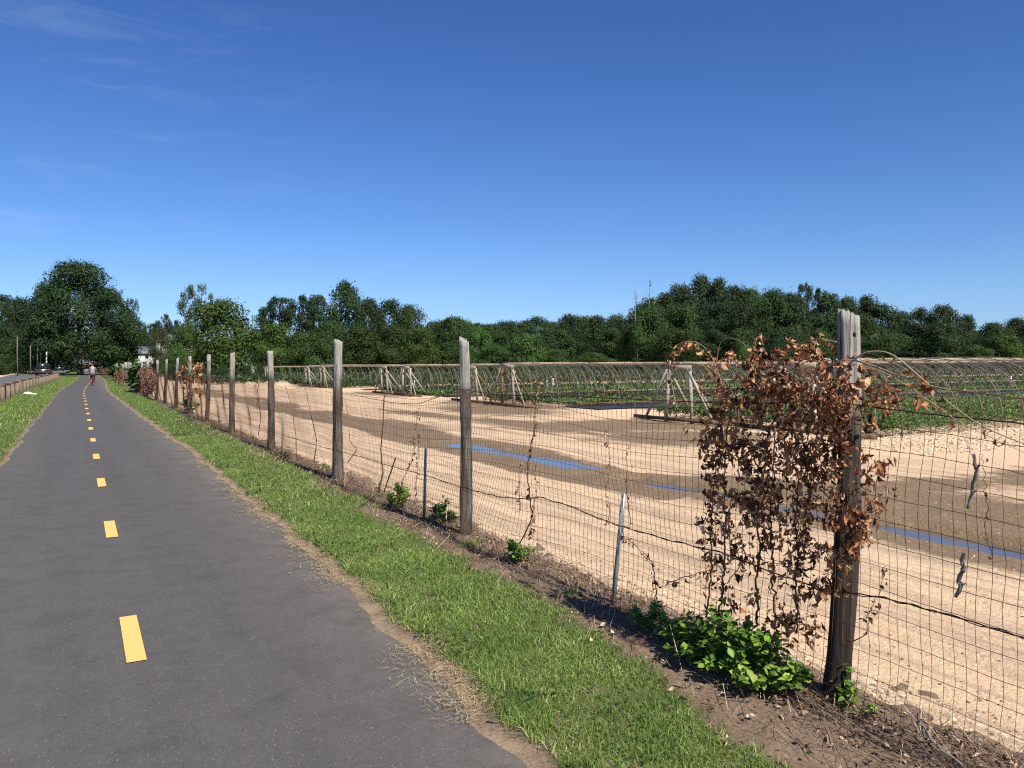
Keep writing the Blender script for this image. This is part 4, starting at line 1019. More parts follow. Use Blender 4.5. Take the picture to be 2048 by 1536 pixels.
bed('low dark plants under the frame behind the second post', 17, 70, dD-1.9, dD+2.0, 0.20, 22000, 0.15, M_BEDDARK)
bed('green plants under the pale A shaped frame', 16.5, 90, dE-2.0, dE+2.0, 0.22, 18000, 0.2, M_BED)
bed('dark plants under the frame with leaning end posts', 16.5, 95, dF-2.0, dF+4.0, 0.28, 18000, 0.22, M_BEDDARK)
bed('far rows of dark green nursery plants', 16, 115, 55.5, 70, 0.35, 24000, 0.3, M_BEDDARK)
bed('farthest rows of green nursery plants before the trees', 10, 130, 74, 108, 0.55, 26000, 0.45, M_BEDDARK)
for (x0, x1, y) in ((17, 30, dC-2.25), (30.05, 52, dC-2.25)):
    mb = MB(); mb.bar((x0, y, 0.13), (x1, y, 0.13), 0.05, 0.24)
    tag(mb.obj('board', M_BROWNBOARD), 'brown edging board along the seedling bed, %s stretch' % ('nearer' if x0 < 20 else 'farther'), 'board', 'edging boards')
WG = 'white sprinkler pipes among the beds'
for lab, (x, yb, yt) in (('white sprinkler pipe standing right of the braced doorway', (1094, 783, 761)), ('white sprinkler pipe, right one of a pair behind the strand of vine', (1106, 782, 757)), ('short white pipe between the two nearest doorways of the second pair', (978, 779, 768)), ('white pipe just right of the pale A shaped frame', (829, 787, 761)), ('white pipe left of the third post behind the mesh', (696, 762, 752)), ('white pipe in the far bed right of the third post', (707, 763, 752)), ('white sprinkler pipe in the far bed near the right edge', (2022, 768, 752))):
    a = G(x, yb); d = (a-Vector((0, 0, EYE))).length; b = Vector((a.x, a.y, max(0.25, 1.7-(yt-horizon(x))*(CM.inverted() @ (a-Vector((0, 0, EYE)))).z*-1/FPX)))
    mb = MB(); rr = 0.028*max(1, d/38); mb.tube([(a.x, a.y, -0.05), (a.x, a.y, b.z*0.8)], rr*0.75, 8); mb.tube([(a.x, a.y, b.z*0.8), (a.x, a.y, b.z)], rr, 8)
    tag(mb.obj('sprinkler_pipe', M_WHITE, None, True), lab, 'pipe', WG)

# ------------------------------------------------------------------ trees
PROF = {
 'round': ([0.08, 0.2, 0.38, 0.58, 0.76, 0.9, 1.0], [0.55, 0.9, 1.0, 0.98, 0.80, 0.55, 0.25], 60, 0.13),
 'tall': ([0.03, 0.15, 0.35, 0.55, 0.75, 0.9, 1.0], [0.75, 0.95, 1.0, 0.92, 0.70, 0.45, 0.22], 64, 0.125),
 'spread': ([0.13, 0.20, 0.33, 0.50, 0.68, 0.84, 1.0], [0.55, 0.95, 1.0, 0.93, 0.74, 0.55, 0.28], 120, 0.095),
 'low': ([0.0, 0.15, 0.35, 0.55, 0.75, 0.9, 1.0], [0.92, 1.0, 1.0, 0.95, 0.80, 0.58, 0.30], 62, 0.135),
 'airy': ([0.30, 0.45, 0.65, 0.82, 1.0], [0.35, 0.75, 1.0, 0.9, 0.45], 30, 0.085),
 'pine': ([0.05, 0.25, 0.45, 0.65, 0.82, 0.93, 1.0], [0.7, 0.95, 1.0, 0.85, 0.70, 0.55, 0.30], 62, 0.095),
 'column': ([0.0, 0.2, 0.45, 0.7, 0.88, 1.0], [0.85, 1.0, 0.97, 0.78, 0.55, 0.25], 70, 0.125)}
def crown_mesh(name, seed, kind, n, size, mat):
    R = np.random.default_rng(seed); zs_, ws_, nb, rb = PROF[kind]; C = []; r = []
    ph = R.uniform(0, 6.28, 4)
    for k in range(nb):
        z = zs_[0]+(1-zs_[0])*((k+R.random())/nb)
        a = R.uniform(0, 2*np.pi)
        rr = rb*R.uniform(0.7, 1.3)*(0.8 if z > 0.85 else 1.0)
        wv = 0.5*np.interp(z, zs_, ws_)*(1+0.10*math.sin(2*a+ph[0]+z*4)+0.07*math.sin(3*a+ph[1]-z*7))
        q = max(0.0, wv-rr*0.75)*(R.random()**0.35)
        C.append((q*math.cos(a), q*math.sin(a), min(z, 1.0-rr*0.72))); r.append(rr)
    C = np.array(C); r = np.array(r)
    pk = R.choice(len(C), n, p=r**2/np.sum(r**2))
    d = unit(R.normal(size=(n, 3))); d[:, 2] = np.where(R.random(n) < 0.35, np.abs(d[:, 2]), d[:, 2])
    lump = 1+0.30*np.sin(d[:, 0]*5+pk)*np.sin(d[:, 1]*6+pk*2)
    u_ = R.random(n); q = np.where(u_ < 0.72, R.uniform(0.78, 1.06, n), np.where(u_ < 0.86, R.uniform(0.2, 0.8, n), R.uniform(1.04, 1.34, n)))
    fl = np.array([1, 1, 0.6 if kind == 'pine' else 0.9])
    P = C[pk]+d*(r[pk]*q*lump)[:, None]*fl
    P[:, 2] = np.clip(P[:, 2], 0.005, None)
    out = unit((P-np.array([0, 0, 0.45]))*np.array([1, 1, 0.6]))
    N = d*0.8+out*0.4+R.normal(0, 0.5, (n, 3))+np.array([0, 0, 0.2])
    sz = size*R.uniform(0.55, 1.35, n)
    V, F = diamonds(P, N, sz, 0.62)
    return build_mesh(name, V, [F], mat), C, r
def trunk_mesh(seed, C, kind):
    R = np.random.default_rng(seed); mb = MB()
    h = 0.62 if kind not in ('pine', 'airy') else 0.88
    pts = [Vector((0.012*math.sin(i*1.1+seed), 0.012*math.cos(i*1.7), -0.02+h*i/7)) for i in range(8)]
    mb.tube(pts, [0.030*(1.25 if i == 0 else 1-0.10*i) for i in range(8)], 9)
    for k in R.choice(len(C), min(11, len(C)), replace=False):
        t = R.uniform(0.3, 0.9); a = pts[0].lerp(pts[-1], t); b = Vector(C[k])
        if b.z < a.z: a = pts[0].lerp(pts[-1], max(0.12, (b.z-0.12)/h if h else 0.2))
        mid = a.lerp(b, 0.5)+Vector((0, 0, -0.02))
        mb.tube([a, mid, b], [0.012, 0.008, 0.004], 6)
    return mb.mesh('trunk', M_BARK, True)
PROTO = {}
for kd, var, n, sz in (('round', 4, 15000, 0.030), ('tall', 3, 15000, 0.028), ('spread', 1, 44000, 0.0175), ('low', 4, 15000, 0.031), ('airy', 1, 6500, 0.028), ('pine', 3, 13000, 0.026), ('column', 1, 14000, 0.028)):
    for v_ in range(var):
        cm, C, r = crown_mesh('crown', hash((kd.__len__(), v_, kd[0] == 'p')) % 1000+v_*17+len(kd)*31, kd, n, sz, T_MID)
        PROTO.setdefault(kd, []).append((cm, trunk_mesh(v_+5, C, kd)))
cnt = {}
def tree(px, ytop, hw, d, kind, mat, label, group=None, name='tree', cat='tree', base=-0.1, squash=1.0):
    p = AT(px, 727, d); p.z = base
    H = (horizon(px)-ytop)*d/FPX+1.7-base
    W = 2*hw*d/FPX
    root = thing(name, tuple(p), label, cat, group)
    k = cnt[kind] = cnt.get(kind, -1)+1
    cm, tm = PROTO[kind][k % len(PROTO[kind])]
    a = rng.uniform(0, 2*np.pi)
    tr = obj('trunk', tm, root, True); tr.scale = (min(W, H*0.9), min(W, H*0.9), H); tr.rotation_euler[2] = a
    co = obj('crown', cm, root, True); co.scale = (W*1.05, W*1.05*squash, H); co.rotation_euler[2] = a
    co.material_slots[0].link = 'OBJECT'; co.material_slots[0].material = mat
    return root
# the big one over the path
tree(160, 528, 118, 141, 'spread', T_DARK, 'huge dark spreading tree towering over the path and road', None, 'oak_tree')
tree(266, 598, 16, 150, 'airy', T_DARK, 'slim dark tree at the right shoulder of the huge spreading tree')
tree(90, 572, 46, 144, 'round', T_DARK, 'dark tree filling the left shoulder of the huge spreading tree')
tree(228, 588, 44, 145, 'round', T_DARK, 'dark round crown merging into the right flank of the huge spreading tree')
tree(8, 588, 40, 175, 'pine', T_PINE, 'dark flat topped pine at the left edge of the photo', None, 'pine_tree')
tree(40, 598, 34, 165, 'round', T_DARK, 'dark round tree between the edge pine and the huge tree')
tree(-40, 600, 50, 165, 'round', T_DARK, 'dark tree cut by the left edge behind the utility poles')
tree(18, 655, 40, 150, 'low', T_DARK, 'dark undergrowth tree low on the bank behind the first utility pole')
tree(-25, 680, 45, 128, 'low', T_MID, 'bushy dark thicket on the bank at the left edge', None, 'thicket', 'thicket')
tree(10, 705, 22, 140, 'low', T_MID, 'low leafy bush on the bank left of the first pole', None, 'roadside_bush', 'bush')
tree(75, 640, 45, 215, 'low', T_DARK, 'dark tree closing the road behind the cars')
tree(120, 650, 45, 240, 'low', T_DARK, 'dark tree beyond the second dark car')
tree(215, 660, 40, 190, 'low', T_DARK, 'dark shady tree on the right of the far path')
tree(245, 672, 30, 170, 'low', T_DARK, 'dark bush like tree beyond the far end of the fence')
FG = 'far pines on the horizon left of the maple'
for x, y, hw in ((282, 642, 18), (302, 646, 20), (318, 640, 16), (334, 627, 15), (350, 640, 20)):
    tree(x, y, hw, 300, 'pine', T_PINE, 'far dark pine on the skyline between the huge tree and the maple', FG, 'pine_tree')
for x, y, hw in ((285, 662, 22), (318, 668, 22), (345, 668, 22)):
    tree(x, y, hw, 285, 'low', T_DARK, 'dark tree under the far pines left of the maple', 'trees under the far pines')
tree(322, 657, 27, 190, 'column', T_OLIVE, 'brownish olive rounded tree left of the bright maple')
tree(392, 571, 42, 165, 'airy', T_PALE, 'tall airy grey green tree rising behind the bright maple')
tree(440, 602, 82, 122, 'low', T_BRIGHT, 'broad bright green maple behind the fifth and sixth posts', None, 'maple_tree')
tree(368, 655, 40, 118, 'low', T_BRIGHT, 'bright green maple limb tree left of the broad maple', None, 'maple_tree')
tree(350, 700, 25, 112, 'low', T_MID, 'mid green bush at the left foot of the bright maple', None, 'roadside_bush', 'bush')
for x, y, hw, lab in ((538, 612, 40, 'dark pine beside the gap right of the bright maple'), (560, 592, 44, 'dark pine, first peak left of the tall dark tree'), (600, 590, 44, 'dark pine, middle peak left of the tall dark tree'), (638, 588, 42, 'dark pine touching the left of the tall dark tree')):
    tree(x, y, hw, 165, 'pine', T_PINE, lab, None, 'pine_tree')
tree(692, 567, 56, 138, 'tall', T_DARK, 'tall dark full tree, highest left of the second fence post')
tree(738, 600, 48, 150, 'round', T_DARK, 'dark round tree stepping down right of the tall dark tree')
tree(776, 603, 42, 152, 'round', T_DARK, 'dark round tree with a separate peak behind the maples')
tree(818, 613, 40, 135, 'round', T_MID, 'narrow green tree left of the second fence post')
for x, y, hw, mt, lab in ((545, 650, 55, T_BRIGHT, 'bright maple right of the broad maple behind the fourth post'), (610, 665, 50, T_MID, 'mid green maple just left of the third post'), (655, 645, 48, T_MID, 'mid green maple behind the top of the third post'), (725, 655, 55, T_MID, 'mid green maple right of the third post'), (785, 652, 50, T_MID, 'green maple halfway from the third to the second post'), (842, 655, 46, T_BRIGHT, 'leafy green maple close left of the second post')):
    tree(x, y, hw, 124, 'low', mt, lab, None, 'maple_tree')
tree(905, 636, 52, 165, 'round', T_MID, 'green round tree behind the top of the second post')
tree(955, 655, 40, 150, 'low', T_BRIGHT, 'bright low maple just right of the second post', None, 'maple_tree')
tree(905, 685, 55, 128, 'low', T_MID, 'low green tree behind the middle of the second post')
tree(990, 690, 45, 132, 'low', T_MID, 'low mid green tree between two bright maples')
tree(1050, 668, 52, 132, 'low', T_BRIGHT, 'bright maple standing forward of the far wood, right of the second post', None, 'maple_tree')
tree(1105, 700, 40, 135, 'low', T_MID, 'low green bush tree right of the forward maple')
tree(1185, 706, 46, 130, 'low', T_BRIGHT, 'low bright green bush before the far wood', None, 'roadside_bush', 'bush')
FW = 'trees of the far wood behind the hoop houses'
xs = list(range(868, 1300, 30))
for i, x in enumerate(xs):
    y = np.interp(x, [868, 940, 1000, 1060, 1110, 1180, 1230, 1290], [650, 648, 648, 640, 640, 630, 630, 636])+rng.normal(0, 4)
    tree(x+rng.normal(0, 4), y, rng.uniform(36, 56), 245+rng.uniform(-12, 12), 'round' if i % 3 else 'low', T_DARK if i % 2 else T_MID, 'round dark tree in the skyline of the far wood', FW)
for i, x in enumerate(range(880, 1300, 38)):
    tree(x+rng.normal(0, 5), 668+rng.normal(0, 7), rng.uniform(40, 54), 205+rng.uniform(-10, 10), 'low', (T_MID, T_DARK, T_DARK)[i % 3], 'dark tree in the lower rank of the far wood', FW)
RW = 'trees of the wooded rise at right'
for i, (x, y) in enumerate(((1282, 622), (1305, 600), (1330, 584), (1362, 566), (1402, 553), (1438, 560), (1468, 573), (1500, 588), (1538, 594), (1580, 590), (1655, 588), (1692, 598), (1730, 598), (1762, 612), (1800, 632), (1990, 650), (2032, 640), (2075, 645))):
    tree(x, y+rng.normal(0, 3), rng.uniform(40, 62), 182+rng.uniform(-8, 8), 'round' if i % 2 else 'tall', T_DARK if i not in (1, 7, 8) else T_MID, 'dark tree in the skyline of the wooded rise', RW)
for i, x in enumerate(range(1320, 1960, 44)):
    y = np.interp(x, [1320, 1400, 1480, 1600, 1720, 1800, 1960], [620, 600, 612, 620, 632, 650, 670])+rng.normal(0, 8)
    tree(x+rng.normal(0, 6), y, rng.uniform(44, 62), 162+rng.uniform(-6, 6), 'low' if i % 2 else 'round', (T_DARK, T_MID, T_DARK, T_DARK)[i % 4], 'tree in the middle rank of the wooded rise', RW)
for i, x in enumerate(range(1330, 2080, 50)):
    y = np.interp(x, [1330, 1500, 1800, 2080], [655, 660, 672, 690])+rng.normal(0, 9)
    tree(x+rng.normal(0, 6), y, rng.uniform(42, 58), 146+rng.uniform(-5, 5), 'low', (T_MID, T_DARK, T_DARK)[i % 3], 'tree in the front rank of the wooded rise', RW)
tree(1608, 566, 30, 178, 'pine', T_PINE, 'blue green pine, taller peak on the wooded rise left of the near post', None, 'pine_tree')
tree(1640, 575, 26, 178, 'pine', T_PINE, 'second pine beside the taller peak on the wooded rise', None, 'pine_tree')
tree(1546, 582, 42, 160, 'round', T_MID, 'lighter green tree catching the sun in the middle of the wooded rise')
tree(1842, 618, 36, 165, 'round', T_DARK, 'dark domed tree right of the nearest post, left of a pair')
tree(1888, 614, 42, 162, 'round', T_DARK, 'dark domed tree right of the nearest post, right of a pair')
tree(1930, 632, 30, 165, 'round', T_DARK, 'small dark tree sloping off the domed pair')
tree(1300, 612, 48, 150, 'low', T_MID, 'leafy vine draped tree at the left end of the wooded rise')
tree(1262, 650, 34, 155, 'low', T_MID, 'shorter vine draped tree left of the wooded rise')
tree(1355, 660, 55, 138, 'low', T_MID, 'broad mound of climbing greenery left of the dead vine')
tree(1490, 694, 24, 135, 'low', T_BRIGHT, 'small bright green bush under the wooded rise', None, 'roadside_bush', 'bush')
tree(2005, 672, 52, 140, 'low', T_BRIGHT, 'bright olive tree at the right edge of the photo')
tree(1950, 690, 36, 138, 'low', T_MID, 'mid green bush left of the bright tree at the right edge', None, 'roadside_bush', 'bush')
# a belt of wood far behind closes the horizon
n = 46000; ang = rng.uniform(rad(-12), rad(70), n); dd = 330+rng.normal(0, 14, n)
hb = 8.5+4.5*fbm(ang*60, ang*0+4, 3)+2.0*fbm(ang*200, ang*0, 2); zz_ = hb*np.sqrt(rng.random(n))
X = dd*np.sin(ang); Y = dd*np.cos(ang)
d_ = np.stack([-np.sin(ang)*0.7+rng.normal(0, .5, n), -np.cos(ang)*0.7+rng.normal(0, .5, n), rng.normal(0.5, .5, n)], 1)
V, F = diamonds(np.stack([X, Y, zz_], 1), d_, rng.uniform(0.7, 1.7, n), 0.65)
stuff('distant_wood', build_mesh('distant_wood', V, [F], T_DARK), 'continuous dark wood along the horizon far behind the nursery', 'wood')
# bare snags
def snag(px, ytop, d, label, seed):
    p = AT(px, 727, d); p.z = 0; H = (horizon(px)-ytop)*d/FPX+1.7
    R = random.Random(seed); root = thing('bare_tree', tuple(p), label, 'bare tree')
    mb = MB(); pts = [Vector((0.15*math.sin(i), 0.1*i, H*i/8)) for i in range(9)]; mb.tube(pts, [0.16*(1-0.1*i) for i in range(9)], 6); mb.obj('trunk', M_STICK, root, True, True)
    mb = MB()
    for k in range(16):
        t = R.uniform(0.5, 0.98); a = pts[0].lerp(pts[-1], t); an = R.uniform(0, 6.28); l = R.uniform(0.6, 2.2)*(1.3-t)*1.6
        b = a+Vector((math.cos(an)*l*0.7, math.sin(an)*l*0.7, l)); mb.tube([a, a.lerp(b, 0.5)+Vector((0, 0, -0.1)), b], [0.05, 0.04, 0.02], 5)
    mb.obj('branch', M_STICK, root, True, True)
snag(1275, 572, 149, 'bare grey dead treetop left of the wooded rise', 1)
snag(1303, 560, 149, 'second bare dead treetop poking above the vine draped tree', 2)
# dark shrubs beyond the sand
SG = 'dark shrubs at the far end of the sand'
for i, x in enumerate((338, 352, 366, 392, 405, 425, 445, 470, 495, 520)):
    tree(x, 733+rng.normal(0, 2), 12, 88+rng.uniform(-4, 8), 'low', T_DARK, 'dark clipped shrub in the row at the far end of the sand', SG, 'shrub', 'shrub', -0.05)

# ------------------------------------------------------------------ guardrail, poles, litter bag
gl = thing('guardrail', (-3.0, 36, 0), 'weathered timber guardrail between the road and the grass verge', 'guardrail')
for zr_, nm_ in ((0.66, 'rail'), (0.36, 'rail')):
    mb = MB(); s = 34.0
    while s < 112:
        e = s+6.4; mb.bar((-3.13+0.8*float(pshift(s)), s, zr_), (-3.13+0.8*float(pshift(e)), e-0.01, zr_), 0.12, 0.27); s = e
    mb.obj(nm_, M_BROWNBOARD, gl)  # rails dark, posts paler: grazing shade and sunlight painted in as wood colours
mb = MB(); s = 34.0
while s < 112:
    e = s+6.4; mb.bar((-3.11+0.8*float(pshift(s)), s, 0.815), (-3.11+0.8*float(pshift(e)), e-0.01, 0.815), 0.20, 0.035); s = e
mb.obj('lit_rail_top', M_TIMBER, gl)  # pale cap added so the rail's sunlit top is put in as colour
s = 35.0
while s < 111:
    mb = MB(); x = -2.94+0.8*float(pshift(s)); mb.box((x, s, 0.30), (0.17, 0.15, 0.94), Matrix.Rotation(rng.normal(0, 0.03), 3, 'Y')); mb.obj('post', M_TIMBER, gl); s += 3.2
def pole(px, ytop, d, label, r=0.14, arm=False, mat=M_BOARD, base=0.6):
    p = AT(px, 727, d); H = (horizon(px)-ytop)*d/FPX+1.7
    root = thing('utility_pole', (p.x, p.y, base), label, 'pole', 'poles along the road')
    mb = MB(); mb.tube([(0, 0, -0.8), (0, 0, H/2), (0.05, 0, H-base)], [r, r*0.9, r*0.75], 10); mb.obj('shaft', mat, root, True, True)
    if arm:
        mb = MB(); mb.box((0, -0.18, H-base-0.6), (2.2, 0.1, 0.12)); mb.obj('crossarm', mat, root, False, True)
pole(35, 674, 122, 'brown utility pole, leftmost and nearest of the roadside poles', 0.10, False, M_POLE)
pole(61, 690, 128, 'utility pole second from the left behind the black car', 0.10, False, M_POLE)
pole(75, 690, 133, 'thin far utility pole left of the white pole', 0.085, False, M_POLE)
pole(81, 690, 135, 'thinnest far utility pole beside its twin', 0.085, False, M_POLE)
pole(93, 702, 134, 'white painted pole beyond the black car', 0.11, False, M_WHITE, 0.3)
# crumpled white bag on the grass
bp = G(56, 791); R = np.random.default_rng(4)
mb = MB(); mb.ellipsoid((bp.x, bp.y, 0.10), (0.24, 0.20, 0.09), 16, 10)
mb.ellipsoid((bp.x+0.32, bp.y, 0.06), (0.12, 0.10, 0.05), 12, 8)
V = np.array(mb.v); V += (R.random(V.shape)-0.5)*0.06
mb.v = [tuple(p) for p in V]; tag(mb.obj('litter_bag', M_WHITE, None, False), 'crumpled white bag lying on the grass by the guardrail', 'bag')

# ------------------------------------------------------------------ cars
M_BLACKCAR = plain('black_car_paint', (0.012, 0.013, 0.016), 0.25, 0.5, 0.1)
M_BLUECAR = plain('blue_car_paint', (0.03, 0.045, 0.09), 0.25, 0.5, 0.1)
M_SILVER = plain('silver_car_paint', (0.50, 0.52, 0.55), 0.3, 0.5, 0.05)
M_GLASS = plain('car_glass', (0.015, 0.018, 0.02), 0.06, 0.5, 0.1)
M_RUBBER = plain('tyre_rubber', (0.02, 0.02, 0.02), 0.85)
M_RED = plain('tail_lamp', (0.35, 0.015, 0.012), 0.3, 0.5)
M_CHROME = plain('rim_metal', (0.45, 0.45, 0.46), 0.3, 0.5, 0.1, 6, 0.8)
def car(label, loc, rot, paint, W=1.9, L=4.8, Hh=1.78):
    root = thing('car', loc, label, 'car'); root.rotation_euler[2] = rot
    def loft(secs):                                    # (y, halfwidth, z0, z1, tumblehome)
        mb = MB(); rings = []
        for y, hw, z0, z1, th in secs:
            rings.append([(-hw, y, z0), (-hw*1.0, y, z0+(z1-z0)*0.55), (-hw*th, y, z1), (hw*th, y, z1), (hw, y, z0+(z1-z0)*0.55), (hw, y, z0)])
        P = [p for r in rings for p in r]; n = 6
        F = [(i*n+k, i*n+(k+1) % n, (i+1)*n+(k+1) % n, (i+1)*n+k) for i in range(len(rings)-1) for k in range(n)]
        F += [tuple(range(n))[::-1], tuple((len(rings)-1)*n+k for k in range(n))]
        mb.add(P, F); return mb
    h = Hh; hw = W/2; l = L/2
    loft([(-l, hw*0.92, 0.42, 0.95, 0.94), (-l+0.12, hw, 0.34, 1.04, 0.95), (-l+1.0, hw, 0.30, 1.06, 0.95), (0.4, hw, 0.30, 1.05, 0.95), (l-1.0, hw, 0.32, 1.0, 0.94), (l-0.15, hw*0.95, 0.36, 0.86, 0.9), (l, hw*0.86, 0.45, 0.75, 0.9)]).obj('body', paint, root, False, True)
    loft([(-l+0.18, hw*0.92, 1.03, h-0.12, 0.80), (-l+0.45, hw*0.92, 1.05, h, 0.80), (0.1, hw*0.92, 1.05, h, 0.80), (0.75, hw*0.90, 1.04, h-0.10, 0.78), (1.45, hw*0.88, 0.98, 1.03, 0.9)]).obj('cabin', paint, root, False, True)
    mb = MB(); mb.add([(-hw*0.74, -l+0.155, 1.12), (hw*0.74, -l+0.155, 1.12), (hw*0.66, -l+0.25, h-0.18), (-hw*0.66, -l+0.25, h-0.18)], [(0, 1, 2, 3)]); mb.obj('rear_window', M_GLASS, root, False, True)
    for sg in (-1, 1):
        mb = MB(); x = sg*hw*0.885; x2 = sg*hw*0.775
        mb.add([(x+sg*.02, -l+0.6, 1.14), (x+sg*.02, 0.75, 1.14), (x2+sg*.02, 0.35, h-0.14), (x2+sg*.02, -l+0.75, h-0.14)], [(0, 1, 2, 3)]); mb.obj('side_window', M_GLASS, root, False, True)
        mb = MB(); mb.box((sg*hw*0.84, -l+0.02, 0.86), (0.16, 0.12, 0.26)); mb.obj('tail_light', M_RED, root, False, True)
        mb = MB(); mb.box((sg*hw*0.66, l-0.03, 0.70), (0.34, 0.12, 0.15)); mb.obj('headlight', M_WHITE, root, False, True)
        mb = MB(); mb.box((sg*(hw+0.09), 0.75, 1.12), (0.16, 0.10, 0.14)); mb.obj('mirror', paint, root, False, True)
        for y in (-l+0.95, l-0.95):
            mb = MB(); mb.lathe([(0.20, -0.11), (0.33, -0.11), (0.36, -0.07), (0.36, 0.07), (0.33, 0.11), (0.20, 0.11)], (sg*(hw-0.10), y, 0.36), 18, 'X'); wo = mb.obj('wheel', M_RUBBER, root, True, True)
            mb = MB(); mb.lathe([(0.001, 0.085*sg), (0.12, 0.095*sg), (0.21, 0.09*sg)], (sg*(hw-0.10), y, 0.36), 14, 'X'); mb.obj('rim', M_CHROME, wo, True, True)
    mb = MB(); mb.box((0, -l-0.03, 0.52), (W*0.94, 0.16, 0.20)); mb.obj('bumper', plain('bumper_grey', (0.06, 0.06, 0.065), 0.6), root, False, True)
    mb = MB(); mb.box((0, -l-0.004, 0.80), (0.34, 0.05, 0.15)); mb.obj('number_plate', M_WHITE, root, False, True)
    return root
def onroad(px, d): 
    p = AT(px, 727, d); p.z = 0.04+float(rise(p.y)); return tuple(p)
car('black sport utility car driving away on the road beyond the guardrail', onroad(87, 127), 0.0, M_BLACKCAR, 2.15, 4.9, 1.98)
car('second dark car driving away, smaller and right of the black one', onroad(119, 205), 0.0, M_BLACKCAR, 1.9, 4.6, 1.6)
car('dark blue car side on across the road left of the black one', onroad(63, 225), rad(75), M_BLUECAR, 1.85, 4.7, 1.5)
car('silver car crossing behind the black one', onroad(104, 245), rad(-80), M_SILVER, 1.85, 4.6, 1.5)

# ------------------------------------------------------------------ houses far off
M_SIDING = plain('white_siding', (0.42, 0.43, 0.43), 0.8, 0.2, 0.08)
M_SHINGLE = plain('grey_shingle', (0.17, 0.175, 0.19), 0.9, 0.1, 0.2)
def house(px, yridge, d, W, D, label, rot=0.0):
    p = AT(px, 727, d); H = (horizon(px)-yridge)*d/FPX+1.7
    root = thing('house', (p.x, p.y, 0), label, 'house'); root.rotation_euler[2] = rot
    e = H-2.2
    mb = MB(); mb.box((0, 0, e/2-0.2), (W, D, e+0.4)); mb.add([(-W/2, -D/2, e), (-W/2, D/2, e), (-W/2, 0, H-0.1)], [(0, 1, 2)]); mb.add([(W/2, -D/2, e), (W/2, D/2, e), (W/2, 0, H-0.1)], [(0, 2, 1)])
    mb.obj('wall', M_SIDING, root, False, True)
    mb = MB()
    for sg in (-1, 1): mb.add([(-W/2-.4, sg*(D/2+.5), e-0.35), (W/2+.4, sg*(D/2+.5), e-0.35), (W/2+.4, 0, H), (-W/2-.4, 0, H), (-W/2-.4, sg*(D/2+.5), e-0.20), (W/2+.4, sg*(D/2+.5), e-0.20), (W/2+.4, 0, H+0.15), (-W/2-.4, 0, H+0.15)], [(0, 1, 2, 3), (7, 6, 5, 4), (0, 4, 5, 1), (3, 2, 6, 7), (0, 3, 7, 4), (1, 5, 6, 2)])
    mb.obj('roof', M_SHINGLE, root, False, True)
    for k in range(3):
        for z in (1.6, e-1.1):
            mb = MB(); x = (k-1)*W*0.3; mb.box((x, -D/2-0.01, z), (1.0, 0.06, 1.3)); wo = mb.obj('window', M_GLASS, root, False, True)
            mb = MB(); mb.box((x, -D/2-0.03, z+0.70), (1.2, 0.10, 0.1)); mb.box((x, -D/2-0.03, z-0.70), (1.2, 0.12, 0.1)); mb.obj('frame', M_WHITE, wo, False, True)
    mb = MB(); mb.box((W*0.15, -D/2-0.01, 1.0), (0.95, 0.07, 2.05)); mb.obj('door', M_BLUECAR, root, False, True)
house(283, 693, 262, 11, 8, 'white house seen in the gap left of the olive tree', rad(20))
house(352, 668, 262, 10, 8, 'grey roofed house peeking out beside the bright maple', rad(-20))
house(172, 714, 255, 9, 7, 'pale house glimpsed through the branches above the far path', rad(10))

# ------------------------------------------------------------------ cyclist
CYX, CYY = 1.05, 76.0
SKIN = plain('skin', (0.46, 0.27, 0.19), 0.55, 0.3, 0.08)
SHIRT = plain('grey_shirt', (0.20, 0.22, 0.26), 0.9, 0.1, 0.1); SHORTS = plain('black_shorts', (0.015, 0.015, 0.018), 0.8)
REDS = plain('red_sock', (0.20, 0.028, 0.02), 0.8); HELM = plain('dark_helmet', (0.10, 0.035, 0.03), 0.4); M_REDF = plain('red_frame', (0.22, 0.02, 0.018), 0.45, 0.4)
per = thing('person', (CYX, CYY, 0.02), 'cyclist in grey shirt, black shorts and red socks riding away on the path', 'person')
def skin(name, verts, edges, rads, mat, parent):
    me = bpy.data.meshes.new(name); me.from_pydata(verts, edges, []); o = obj(name, me, parent, True)
    md = o.modifiers.new('skin', 'SKIN'); md.use_smooth_shade = True
    for i, r in enumerate(rads):
        me.skin_vertices[0].data[i].radius = (r, r) if not isinstance(r, tuple) else r
    me.skin_vertices[0].data[0].use_root = True
    sb = o.modifiers.new('sub', 'SUBSURF'); sb.levels = 1; sb.render_levels = 2
    me.materials.append(mat); return o
vs = [(0, -0.12, 0.98), (0, -0.05, 1.15), (0, 0.10, 1.34), (0, 0.20, 1.48), (0, 0.24, 1.56), (0, 0.27, 1.66),
      (0.17, 0.17, 1.44), (0.27, 0.30, 1.22), (0.26, 0.50, 1.06), (0.25, 0.56, 1.04),
      (-0.17, 0.17, 1.44), (-0.27, 0.30, 1.22), (-0.26, 0.50, 1.06), (-0.25, 0.56, 1.04),
      (0.10, -0.08, 0.92), (0.13, 0.28, 0.72), (0.12, 0.10, 0.34), (0.12, 0.20, 0.27),
      (-0.10, -0.08, 0.92), (-0.13, 0.16, 0.56), (-0.12, -0.02, 0.18), (-0.12, 0.10, 0.12)]
es = [(0, 1), (1, 2), (2, 3), (3, 4), (4, 5), (3, 6), (6, 7), (7, 8), (8, 9), (3, 10), (10, 11), (11, 12), (12, 13), (0, 14), (14, 15), (15, 16), (16, 17), (0, 18), (18, 19), (19, 20), (20, 21)]
rs = [0.15, 0.14, 0.16, 0.13, 0.06, 0.10, 0.075, 0.05, 0.035, 0.035, 0.075, 0.05, 0.035, 0.035, 0.10, 0.07, 0.045, 0.04, 0.10, 0.07, 0.045, 0.04]
skin('body', vs, es, rs, SKIN, per)
